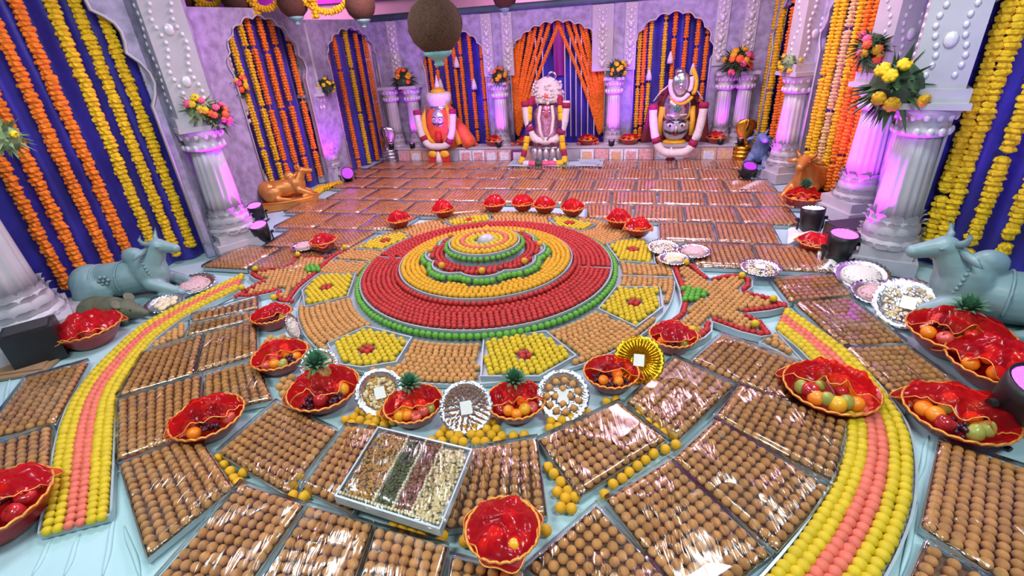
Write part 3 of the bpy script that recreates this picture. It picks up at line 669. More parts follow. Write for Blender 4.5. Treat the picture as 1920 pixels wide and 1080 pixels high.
for a in (DIV1, DIV2):
    d = np.array([math.cos(a), math.sin(a)]); MB().strip([d*1.36, d*1.84], .014, .018, .05).build('divider', 'tray', rang)
    MB().strip([d*.9, d*1.25], .014, .095, .125).build('divider', 'tray', rang)
r = R_OUT-.035
while r > R_RED+.085: ring(r, .018+RB, 'tan', skip=inp); r -= .047
ring(R_RED+.032, .072, 'green_sweet', .058); SW['green_sweet'] = [(*p[:3], .029) for p in SW['green_sweet']]
r = R_RED-.04
while r > R_MID+.02: ring(r, .095+RB, 'red_sweet', skip=lambda p, a: abs(math.remainder(a-DIV1, 2*PI)) < .02 or abs(math.remainder(a-DIV2, 2*PI)) < .02); r -= .047
ring(R_MID+.03, .152, 'red_sweet')
r = R_MID-.04
while r > .42: ring(r, .165+RB, 'amber', skip=lambda p, a: inpoly((p[0]-CX, p[1]-CY), lob) or edist((p[0]-CX, p[1]-CY), lob) < .06); r -= .047
ring_i = 0
per = [np.array(p) for p in lob]+[np.array(lob[0])]; acc = 0.
for a, b in zip(per[:-1], per[1:]):
    acc += np.hypot(*(b-a))
    if acc > .054:
        acc -= .054; q = b*(1+.032/np.hypot(*b)); put('green_sweet', CX+q[0], CY+q[1], .228, .031)
r = R_TOP+.085
while r < .60:
    ring(r, .245+RB, 'red_sweet', skip=lambda p, a: not inpoly((p[0]-CX, p[1]-CY), lob) or edist((p[0]-CX, p[1]-CY), lob) < .03); r += .047
for i in range(8):
    a = -1.60+i*PI/4; put('amber', CX+.555*math.cos(a), CY+.555*math.sin(a), .245+.028+.03, .03)
ring(R_TOP+.033, .335, 'green_sweet', .056)
for r, k in ((.315, 'amber'), (.268, 'yellow'), (.222, 'coral'), (.175, 'yellow'), (.128, 'yellow')): ring(r, .35+RB*(1.25 if k == 'coral' else 1), k)

# ------------------------------------------------------------------ leaf shaped trays at both sides of the mandala
def leaf_tray(pts, s_, ox, oy, label, green, dots):
    px = [(ox+x/s_, oy+y/s_) for x, y in pts]; poly = np.array([F(*p, .06)[:2] for p in px]); c = poly.mean(0); OCC.append(poly)
    o = thing('leaf_tray', label, 'tray', (c[0], c[1], 0)); L_ = [p-c for p in poly]
    MB().prism(L_, 0, .03).strip(L_, .014, 0, .055, True).build('tray_box', 'tier', o)
    fill(poly, .03+RB, 'tan', inset=.075, rot=RM)
    P = [np.array(p) for p in poly]+[np.array(poly[0])]; acc = 0
    for a, b in zip(P[:-1], P[1:]):
        L = np.hypot(*(b-a)); d = (b-a)/(L+1e-9); t = .044-acc if acc else 0
        nn = np.array([-d[1], d[0]])
        if not inpoly(tuple((a+b)/2+nn*.01), poly): nn = -nn
        while t < L: q = a+d*t+nn*.035; put('red_sweet', q[0], q[1], .03+.026, .024); t += .044
        acc = .044-(t-L) if t > L else 0
    gp = [F(ox+x/s_, oy+y/s_, .08)[:2] for x, y in green]
    SW['tan'] = [p for p in SW['tan'] if not (inpoly(p[:2], gp))]; fill(gp, .06+RB, 'green_sweet', inset=.0)
    for x, y in dots: q = F(ox+x/s_, oy+y/s_, .09); put('yellow', q[0], q[1], .03+2*RB+.024, .032)
leaf_tray([(150, 310), (240, 275), (320, 295), (430, 388), (540, 362), (650, 358), (735, 395), (735, 450), (690, 482), (870, 525), (1005, 590), (860, 622), (690, 640), (810, 700), (885, 795), (800, 808), (650, 772), (450, 700), (440, 770), (390, 815), (310, 850), (240, 870), (120, 700), (200, 640), (225, 560), (210, 470), (180, 390)],
          3.857, 1220, 420, 'red edged leaf shaped tray of ladoos beside the gold plate', [(225, 455), (300, 462), (435, 505), (330, 550), (235, 550)], [(255, 285), (660, 380), (885, 550), (755, 730), (300, 775)])
leaf_tray([(1200, 345), (1050, 385), (920, 395), (800, 378), (740, 392), (700, 460), (640, 490), (530, 500), (440, 518), (370, 515), (325, 560), (380, 600), (440, 618), (300, 690), (180, 765), (300, 770), (430, 748), (540, 725), (585, 705), (540, 780), (600, 815), (700, 822), (740, 760), (800, 680), (870, 620), (960, 550), (1080, 430)],
          4.909, 400, 400, 'red edged leaf shaped tray of ladoos near the mouse statue', [(840, 505), (890, 480), (980, 490), (970, 530), (900, 555)], [(390, 518), (265, 695), (560, 785), (780, 385), (1210, 322)])

# ------------------------------------------------------------------ trays filling the floor up to the bench
REG = [F(*p)[:2] for p in ((425, 505), (530, 452), (545, 420), (610, 372), (680, 322), (700, 300), (1400, 300), (1400, 345), (1450, 366), (1490, 402), (1500, 442), (1520, 492), (1560, 514), (1470, 560), (905, 620))]
cen = np.array([CX, CY]); fx = fy = .63; k_ = 0
org = cen+e2*2.62-e1*.1
for j in range(-6, 6):
    for i in range(-8, 9):
        sh = .31*(j % 2); c = bA[:2]+bt*(bL/2+i*fx+sh)+bn*(.12+fy/2+(j+6)*fy); rot = brz+random.uniform(-.03, .03)
        if not inpoly(c, REG) or np.hypot(*(c-cen)) < R_OUT-.12: continue
        if any(inpoly(c, q) or edist(c, q) < .16 for q in OCC[:34] if len(q) > 3): continue
        Q = []
        for a, b in ((-1, -1), (1, -1), (1, 1), (-1, 1)):
            d = .5*np.array([a*(fx-.03), b*(fy-.03)]); p = c+np.array([d[0]*math.cos(rot)-d[1]*math.sin(rot), d[0]*math.sin(rot)+d[1]*math.cos(rot)])
            rr = np.hypot(*(p-cen))
            if rr < R_OUT+.03: p = cen+(p-cen)*(R_OUT+.03)/rr
            Q.append(p)
        if (np.array(Q)-bA[:2]).dot(-bn).max() > -.02: continue
        near_ = np.hypot(*(c-cen)) < R_OUT+.75
        LM = (('the crowned idol', BP(bu(1032, 305))[:2]), ('the orange robed idol', BP(bu(833))[:2]), ('the silver faced idol', BP(bu(1263))[:2]), ('the golden cobra', F(1391, 303)[:2]), ('the silver cobra', F(733, 304)[:2]), ('the golden bull', F(545, 385)[:2]), ('the round black light', F(655, 345)[:2]), ('the white glowing stage light', F(1515, 440)[:2]), ('the small blue bull light', F(1399, 340)[:2]), ('the magenta column', F(440, 462)[:2]))
        lm = min(LM, key=lambda q_: np.hypot(*(c-np.array(q_[1]))))[0]; rw = ORD[max(0, int((c-bA[:2]).dot(bn)/fy))]
        key_ = (lm, rw); dupn = CNT[key_] = CNT.get(key_, -1)+1
        flab = f'wrapped ladoo tray, {rw} row from the bench, nearest {lm}' if dupn == 0 else f'wrapped ladoo tray, {rw} row from the bench, {ORD[min(dupn, 8)]} away from {lm}'
        tray(None, None, far=True, quad=Q, label=flab,
             group='ladoo trays around the mandala' if near_ else 'ladoo trays before the altar bench')

# ------------------------------------------------------------------ loose amber balls
def dist_line(pts, r=.03, n=None):
    for p in pts: q = F(*p, .03); put('amber', q[0], q[1], r, r)
for px, k in (([(632, 790), (690, 745), (735, 752), (745, 800), (712, 806), (655, 802)], 'amber'), ([(800, 822), (822, 796), (935, 788), (965, 812), (1005, 812), (1000, 822), (880, 842), (805, 834)], 'amber'),
              ([(1010, 812), (1040, 776), (1110, 765), (1148, 742), (1168, 752), (1090, 785), (1020, 818)], 'amber'), ([(512, 712), (552, 700), (562, 765), (516, 745)], 'tan'), ([(478, 655), (500, 628), (560, 628), (565, 650), (520, 645)], 'tan'),
              ([(1016, 850), (1042, 860), (1092, 945), (1064, 975), (1020, 978), (1038, 930)], 'amber'), ([(1010, 1005), (1030, 978), (1046, 985), (1020, 1015)], 'amber'), ([(850, 1000), (895, 990), (890, 1040), (850, 1020)], 'amber')):
    poly = [F(*p, .03)[:2] for p in px]; n0 = len(SW[k]); fill(poly, .03, k, .062, .012, random.random())
    SW[k][n0:] = [(a+rng.uniform(-.008, .008), b+rng.uniform(-.008, .008), .03, .03) for a, b, _, _ in SW[k][n0:]]
dist_line([(1200, 774), (1217, 790), (1233, 800), (1247, 810), (1263, 816), (1268, 834), (1248, 843), (1226, 851), (1210, 862), (1196, 874), (1180, 886), (1166, 897), (1150, 908), (1134, 928), (740, 984), (757, 990), (775, 995), (793, 1000), (830, 1005), (410, 858), (420, 871), (432, 884), (438, 897), (456, 886), (447, 906), (562, 892), (549, 912), (549, 929), (570, 931), (578, 925), (1160, 772)])

# ------------------------------------------------------------------ fruits, baskets and veils
def rev(prof, mt, name, n=14): return MB().lathe(prof, n, cap=True).mesh(name, mt, True)
FR = {'orange': rev([(.004, -.038), (.022, -.034), (.038, -.016), (.042, 0), (.038, .018), (.022, .034), (.006, .037)], 'orange_fruit', 'orange'),
      'mango': rev([(.006, -.044), (.026, -.038), (.042, -.014), (.044, .006), (.034, .03), (.016, .044), (.004, .047)], 'mango', 'mango'),
      'red apple': rev([(.008, -.032), (.022, -.036), (.036, -.02), (.043, .006), (.038, .028), (.02, .037), (.004, .028)], 'apple', 'red_apple'),
      'rosy apple': rev([(.008, -.032), (.022, -.036), (.036, -.02), (.043, .006), (.038, .028), (.02, .037), (.004, .028)], 'rosy_apple', 'rosy_apple'),
      'green guava': rev([(.008, -.036), (.03, -.03), (.04, -.008), (.036, .014), (.024, .034), (.012, .044), (.004, .047)], 'guava', 'guava')}
FR['grape bunch'] = None
mb = MB()
for k in range(34):
    a = random.uniform(0, 6.28); t = random.random(); rr = .05*(1-.6*t)*math.sqrt(random.random()); mb.ball((rr*math.cos(a)+.02*t, rr*math.sin(a), .03*random.random()-.02), .0125, 7, 5)
FR['grape bunch'] = mb.mesh('grape_bunch', 'grape', True)
stem = MB().tube([(0, 0, .026), (.003, 0, .042)], .0025, 5).mesh('stem', 'wood_dark')
def fruit(kind, loc, where, rot=None, sc=1.):
    o = tag(link(kind.replace(' ', '_'), FR[kind], None, loc), f'{kind} in the {where}', 'grapes' if 'grape' in kind else kind.split()[-1], f'{kind}s in the {where}')
    o.rotation_euler = rot or (random.uniform(-.6, .6), random.uniform(-.6, .6), random.uniform(0, 6)); o.scale = (sc,)*3
    if kind in ('red apple', 'rosy apple'): link('stem', stem, o)
    return o
def pineapple(loc, where, s_=1.):
    t = thing('pineapple', f'pineapple in the {where}', 'pineapple', loc); t.scale = (s_,)*3
    MB().lathe([(.02, 0), (.055, .02), (.07, .07), (.066, .12), (.04, .16), (.02, .17)], 16).build('fruit_body', 'pine_skin', t, True)
    mb = MB()
    for i in range(46):
        k = i/46; a = i*2.4; el = .25+1.25*k; L = .10*(1-.25*k)
        d = np.array([math.cos(a)*math.cos(el), math.sin(a)*math.cos(el), math.sin(el)]); sd = np.array([-math.sin(a), math.cos(a), 0])*.011
        b = np.array([math.cos(a)*.015, math.sin(a)*.015, .165+.035*k]); m = b+d*L*.5+np.array([0, 0, .006]); e = b+d*L-np.array([0, 0, .012*(1-k)])
        th = np.array([0, 0, .003])
        mb.add([b-sd*.8, b+sd*.8, m-sd, m+sd, e, m+th*2], [(0, 1, 3, 5), (0, 5, 2), (2, 5, 4), (5, 3, 4), (1, 0, 2, 3), (2, 4, 3)])
    mb.build('leaf_crown', 'pine_leaf', t)
def basket(px, py, d, where, fruits=(), pine=False, veil=1.0, open_=.45, dense=False, z=0., hh=.12, lift=0., name='basket', veil_shift=.3):
    q = F(px, py, z); R = d/2; full = f'{name} {where}'
    t = thing('fruit_basket', f'red {name} with gold braided rim {where}', 'basket', tuple(q)); k = R/.2
    MB().lathe([(.6*R, 0), (.82*R, hh*.4), (R, hh), (R*1.03, hh), (R*1.02, hh*.88), (R*.95, hh*.8), (.78*R, hh*.35), (.5*R, .02), (.01, .018)], 32).build('bowl', 'basket', t, True)
    MB().tube([(R*1.02*math.cos(2*PI*i/72), R*1.02*math.sin(2*PI*i/72), hh+.006*math.sin(i*2.1)) for i in range(72)], .0075, 6, True).build('braided_rim', 'gold_thread', t, True)
    ca = math.atan2(-q[1], -q[0]); n = len(fruits)
    for i, f in enumerate(fruits):
        a = ca+(-1.15+2.3*(i+.5)/n); rr = R*(.66 if i % 2 == 0 else .60); fruit(f, (q[0]+rr*math.cos(a), q[1]+rr*math.sin(a), z+hh*.62+.03*k+(.012 if i % 2 else 0)), full, sc=.95*min(1.25, max(.8, k)))
    for i in range((4 if d > .33 else 2) if n else 0):
        a = ca+PI/4+i*PI/2; f = fruits[(i*3+1) % n]; fruit(f, (q[0]+R*.32*math.cos(a), q[1]+R*.32*math.sin(a), z+hh*.8+.035*k), full, sc=.95)
    if pine: pineapple((q[0]-.25*R*math.cos(ca), q[1]-.25*R*math.sin(ca), z+hh*.45), full, 1.05*max(.8, min(1.2, k)))
    if veil:
        sx = random.random()*20; na, nr = 72, 14; V = []; mb = MB(); edge = []
        for j in range(nr+1):
            for i in range(na):
                a = 2*PI*i/na; dev = abs(math.remainder(a-ca, 2*PI)); lim = 1.08*R*veil
                if open_ < 1: lim *= open_+(1-open_)*min(1, max(0, (dev-.75)/.7))
                lim *= 1+.09*math.sin(3*a+sx)+.05*math.sin(8*a+2*sx); s_ = j/nr; rr = lim*s_
                zz = hh*.95+.085*k*(1+lift)*(1-(min(rr/R, 1))**2)+.040*k*noise.noise(Vector((rr*math.cos(a)*11+sx, rr*math.sin(a)*11, sx)))+.020*k*noise.noise(Vector((rr*math.cos(a)*30+sx, rr*math.sin(a)*30, sx)))+.010*k*math.sin(7*a+sx)*s_
                if rr > R: zz = hh*.95-.9*(rr-R)
                xo = -veil_shift*.0*math.cos(ca)
                V.append((rr*math.cos(a)+xo, rr*math.sin(a), zz+.006))
                if j == nr: edge.append(V[-1])
        mb.add(V, [(j*na+i, j*na+(i+1) % na, (j+1)*na+(i+1) % na, (j+1)*na+i) for j in range(1, nr) for i in range(na)]+[(na+i, 0, na+(i+1) % na) for i in range(na)])
        v = tag(mb.build('net_veil', 'veil_dense' if dense else 'veil', None, True), f'sheer red net veil over the {full}', 'veil'); v.location = tuple(q)
        MB().tube(edge, .0042, 5, True).build('gold_border', 'gold_thread', v, True)
    return t
O_, A_, Rr, G_, Mg, Gr = 'orange', 'red apple', 'rosy apple', 'green guava', 'mango', 'grape bunch'
basket(178, 640, .50, 'by the black box light', [A_, Rr, A_], veil=1.05, open_=.8, dense=True, hh=.16)
basket(12, 985, .52, 'on the blue cloth at the yellow band', [O_, Gr, A_, A_], open_=.55, hh=.17, dense=True)
basket(400, 806, .43, 'holding one big orange before the dark grapes', [O_, Gr, Rr], open_=.62)
basket(515, 610, .33, 'beside the leaning silver plate edge', [Gr, Gr, G_], open_=.72, dense=True)
basket(532, 688, .40, 'with a guava and two oranges', [Rr, O_, G_, Gr, O_], open_=.5)
basket(614, 752, .47, 'with pineapple before the plate of cream sweets', [Gr, A_, Gr, Mg], pine=True, open_=.6)
basket(780, 782, .37, 'with pineapple between two nut plates', [Mg, O_, Rr, Rr, G_], pine=True, open_=.55)
basket(969, 775, .37, 'with pineapple between almond plate and ladoo plate', [A_, O_, O_, Mg, Rr], pine=True, open_=.5)
basket(1145, 722, .36, 'touching the gold plate', [Gr, O_, Gr, O_, Gr], open_=.5)
basket(1260, 652, .34, 'resting on the red edged leaf tray', [O_, Gr, G_], open_=.75, dense=True)
basket(1550, 752, .52, 'spilling fruit onto the curved band', [G_, A_, O_, G_, Mg, G_, O_], open_=.35)
basket(1785, 655, .60, 'with pineapple at the feet of the grey bull', [O_, Rr, Gr, Gr], pine=True, open_=.55, hh=.16)
basket(1862, 712, .56, 'between the pineapple basket and the big stage light', [O_, O_, A_], open_=.75, dense=True, hh=.15)
basket(1785, 800, .52, 'heaped with oranges above the tall ladoo tray', [O_, O_, A_, Gr, G_, G_], open_=.5)
basket(945, 1016, .335, 'fully covered on the front trays', [O_, A_, Gr, Mg, Rr], open_=1.0, veil=1.0, z=.075, hh=.10, dense=True)
basket(610, 468, .30, 'next to a silver plate behind the leaf tray', [A_], open_=1., dense=True, z=.07)
for i, (px, py, wh) in enumerate(((750, 424, 'behind the mandala nearest golden bull'), (832, 405, 'behind the mandala, second from golden bull'), (928, 394, 'behind the mandala, third from golden bull'), (981, 393, 'behind the mandala, fourth from golden bull'), (1022, 397, 'behind the mandala, fifth from golden bull'), (1074, 402, 'behind the mandala beside a pale wrapped tray'), (1160, 424, 'behind the mandala, first of a touching pair'), (1196, 440, 'behind the mandala, second of a touching pair'))):
    basket(px, py, .30, wh, [O_] if i % 2 else [], open_=.9, dense=True, z=.07, hh=.10, lift=.7)
basket(1502, 390, .42, 'with pineapple before the golden bull', [O_, Rr, O_], pine=True, open_=.6, hh=.16)
basket(1528, 472, .36, 'beside the stage light with a purple rim', [Rr, O_], open_=.75, dense=True, hh=.12)
basket(1430, 322, .32, 'below the small blue bull', [], open_=1, dense=True, hh=.14, z=.0)
for px, wh in ((1100, 'on the bench right of the crowned idol'), (1178, 'on the bench below the glowing column'), (1342, 'on the bench beside the golden cobra'), (925, 'on the bench near the robed idol'), (985, 'on the bench behind the crowned idol')):
    u = bu(px); q = BP(u, .29, -.16); pxy = proj(q); basket(pxy[0], pxy[1], .34, wh, [Rr, O_], open_=.6, dense=True, z=.29, hh=.10)
for i, px in enumerate((1085, 1094, 1110, 1118, 960, 970, 880, 890, 770)):
    u = bu(px); q = BP(u, .29+.03, -.1-.03*(i % 2)); o = tag(link('rosy_apple', FR['rosy apple'], None, q), 'rosy apple lying loose on the altar bench', 'apple', 'loose apples on the bench'); link('stem', stem, o)

# ------------------------------------------------------------------ foil plates
def scatter(n, R, size, mt, name, parent, z=.02, flat=.5, el=1.5, seed=0):
    rs = random.Random(seed); mb = MB()
    for i in range(n):
        a = rs.uniform(0, 6.28); rr = R*math.sqrt(rs.random()); s_ = size*rs.uniform(.8, 1.2)
        mb.ball((rr*math.cos(a), rr*math.sin(a), z+rs.random()*size*.8), (s_*el, s_, s_*flat), 6, 4, rot=Matrix.Rotation(rs.uniform(0, 6.28), 3, 'Z'))
    return tag(mb.build(name, mt, parent, True), kind='stuff')
def plate(px, py, d, label, tilt=0., content=None, mt='foil', z=0., turn=0., card=True):
    q = F(px, py, z); ca = math.atan2(-q[1], -q[0])+turn; R = d/2
    t = thing('foil_plate', label, 'plate', tuple(q)); t.rotation_euler = Matrix.Rotation(ca+PI/2, 3, 'Z').to_4x4().to_euler()
    Mx = Matrix.Rotation(tilt, 4, 'X'); Mx = Matrix.Translation((0, 0, R*math.sin(tilt)+.004))@Mx
    mb = MB(); n = 64; prof = [(.62, .0), (.66, .004), (.84, .024), (1.0, .03), (1.0, .026), (.84, .018), (.66, -.003), (.6, -.004)]
    v = []; f = []
    for j, (r, zz) in enumerate(prof):
        for i in range(n): a = 2*PI*i/n; rr = r*R*(1+(.018 if r > .95 else 0)*math.cos(16*a)); v.append((rr*math.cos(a), rr*math.sin(a), zz+(.006*math.cos(32*a) if r > .7 else 0)))
    m = len(prof)
    for j in range(m-1):
        for i in range(n): f.append((j*n+i, j*n+(i+1) % n, (j+1)*n+(i+1) % n, (j+1)*n+i))
    f.append(tuple(range(n))); f.append(tuple((m-1)*n+i for i in range(n-1, -1, -1))); mb.add(v, f, Mx); mb.build('plate_body', mt, t, True)
    parts = []
    if content == 'nuts': parts += [scatter(130, R*.66, .011, 'raisin', 'nut_mix', t, .006, seed=1), scatter(70, R*.6, .011, 'cashew', 'cashew_pieces', t, .01, seed=2)]
    if content == 'almonds':
        mb = MB()
        for j in range(4):
            nn = 26-5*j; rr = R*(.80-.15*j)
            for i in range(nn): a = 2*PI*(i+.5*j)/nn; mb.ball((rr*math.cos(a), rr*math.sin(a), .022-.003*j), (.017, .008, .006), 6, 4, rot=Matrix.Rotation(a, 3, 'Z'))
        parts.append(tag(mb.build('almond_rings', 'almond', t, True), kind='stuff'))
    if content == 'cream':
        mb = MB()
        for i in range(9): a = i*2.4; rr = R*.55*math.sqrt(i/9); mb.lathe([(R*.2, 0), (R*.21, .012), (R*.17, .02)], 12, (rr*math.cos(a), rr*math.sin(a), .01+.003*(i % 3)))
        parts.append(mb.build('cream_discs', 'cream', t, True))
    if content in ('rice', 'pinkish', 'white'): 
        mb = MB().lathe([(R*.74, .008), (R*.6, .03), (R*.3, .045), (.004, .05)], 24); parts.append(tag(mb.build('grain_heap', 'pinkish' if content == 'pinkish' else 'rice', t, True), kind='stuff'))
        parts.append(scatter(110, R*.66, .009, 'pinkish' if content == 'pinkish' else 'rice', 'grain_pieces', t, .032, seed=5))
    if content == 'silverbits': parts.append(scatter(110, R*.7, .012, 'cashew', 'nut_mix', t, .008, seed=6)); parts.append(scatter(60, R*.7, .012, 'foil', 'foil_wrapped_sweets', t, .014, seed=8))
    if content == 'spokes':
        mb = MB()
        for i in range(36): a = 2*PI*i/36; mb.tube([(R*.3*math.cos(a), R*.3*math.sin(a), .012), (R*.86*math.cos(a), R*.86*math.sin(a), .026)], [.004, .009], 5)
        parts.append(mb.build('ribs', 'gold_plate', t, True))
    if content == 'ladoos':
        spots = [(R*.58*math.cos(2*PI*i/11+.3), R*.58*math.sin(2*PI*i/11+.3)) for i in range(11)]+[(R*.27*math.cos(2*PI*i/4), R*.27*math.sin(2*PI*i/4)) for i in range(4)]
        W = Matrix.Translation(tuple(q))@Matrix.Rotation(ca+PI/2, 4, 'Z')@Mx
        for x, y in spots:
            p = W@Vector((x, y, .024)); o = tag(link('ladoo', BALL['brown'], None, tuple(p)), 'brown ladoo set on the tilted silver plate', 'ladoo', 'ladoos on the tilted plate'); o.scale = (.022,)*3
    for p in parts: p.data.transform(Mx)
    if card:
        pc = MB().box((0, 0, .034), (R*.42, R*.48, .002), M=Mx).build('paper_label', 'paper', t)
    return t
bmesh_ball = MB(); bmesh_ball.add(*ICO3)
BALL = {k: bmesh_ball.mesh('ladoo_'+k, k, True) for k in SW}
plate(606, 712, .27, 'silver foil plate of cream sweets behind the pineapple basket', .95, 'cream', turn=.1)
plate(719, 765, .32, 'silver foil plate of mixed nuts between two pineapple baskets', .9, 'nuts')
plate(878, 795, .335, 'silver foil plate with rings of almonds', .9, 'almonds')
plate(1056, 772, .335, 'silver foil plate holding ladoos in a ring', .85, 'ladoos')
plate(1196, 705, .34, 'round gold foil plate with radiating ribs', .85, 'spokes', mt='gold_plate')
plate(552, 640, .25, 'silver foil plate standing on edge by the mandala', 1.35, 'white', turn=1.25, card=False)
plate(367, 540, .42, 'silver plate of pinkish sweets before the grey bull', .12, 'pinkish', card=False)
plate(313, 576, .34, 'plate of cream sweets beside the mouse statue', .15, 'cream', card=False)
plate(452, 474, .34, 'silver plate of white sweets at the magenta lit column foot', .12, 'silverbits')
plate(572, 466, .30, 'plain silver plate beside the small veiled basket', .05, 'pinkish', z=.07, card=False)
plate(1243, 470, .32, 'silver plate at the mandala edge behind cream sweets', .12, 'silverbits', z=.07, card=False)
plate(1262, 490, .30, 'plate of cream discs at the mandala edge', .05, 'cream', z=.07, card=False)
plate(1300, 476, .34, 'silver plate of pinkish sweets behind the leaf tray', .05, 'pinkish', z=.07, card=False)
plate(1425, 508, .36, 'silver plate of wrapped sweets by the leaf tray tip', .05, 'silverbits', z=.07)
plate(1611, 528, .44, 'silver plate heaped with white rice', .25, 'rice', card=False)
plate(1645, 558, .42, 'silver plate glowing purple between rice plate and tilted plate', .1, 'pinkish')
plate(1692, 600, .46, 'large tilted silver plate of nuts by the bull', .62, 'silverbits')

# ------------------------------------------------------------------ striped dry fruit tray, resting on two ladoo trays
ZD = .10
Q = [F(*p, ZD+.05)[:2] for p in ((709, 801), (884, 843), (824, 991), (629, 929))]; c = np.mean(Q, 0)
dt = thing('dry_fruit_tray', 'white tray of striped dry fruits lying on ladoo trays', 'tray', (c[0], c[1], ZD)); L_ = [q-c for q in Q]
MB().prism(L_, 0, .03).strip(L_, .014, 0, .052, True).build('tray_box', 'tray', dt)
def bil(a, b): return (L_[0]*(1-a)+L_[1]*a)*(1-b)+(L_[3]*(1-a)+L_[2]*a)*b
rs = random.Random(4)
for a0, a1, m, nme, n, sz in ((.04, .33, 'raisin', 'raisins', 620, .0085), (.38, .52, 'pistachio', 'pistachios', 330, .008), (.57, .70, 'almond', 'almonds', 260, .009), (.74, .97, 'cashew', 'cashews', 480, .0095)):
    mb = MB()
    for i in range(n):
        p = bil(rs.uniform(a0, a1), rs.uniform(.05, .95)); mb.ball((p[0], p[1], .036+rs.random()*.016), (sz*1.35, sz, sz*.7), 6, 4, rot=Matrix.Rotation(rs.uniform(0, 6.28), 3, 'Z'))
    tag(mb.build(nme, m, dt, True), kind='stuff')
mb = MB()
for a0 in (.355, .545, .72):
    for k in range(26): p = bil(a0+rs.uniform(-.006, .006), .04+.92*k/25); mb.ball((p[0], p[1], .05), .0105, 6, 4)
for k in range(30): p = bil(.03+.94*k/29, .955); mb.ball((p[0], p[1], .05), .0105, 6, 4)
tag(mb.build('cashew_dividers', 'cream', dt, True), kind='stuff')
def fn(a, b):
    p = bil(-.015+1.03*a, -.015+1.03*b); e = min(a, 1-a, b, 1-b); return (p[0], p[1], (.066+.004*noise.noise(Vector((a*8, b*3, 2)))) if e > 0 else .04)
MB().grid(14, 14, fn).build('plastic_wrap', 'film', dt, True)

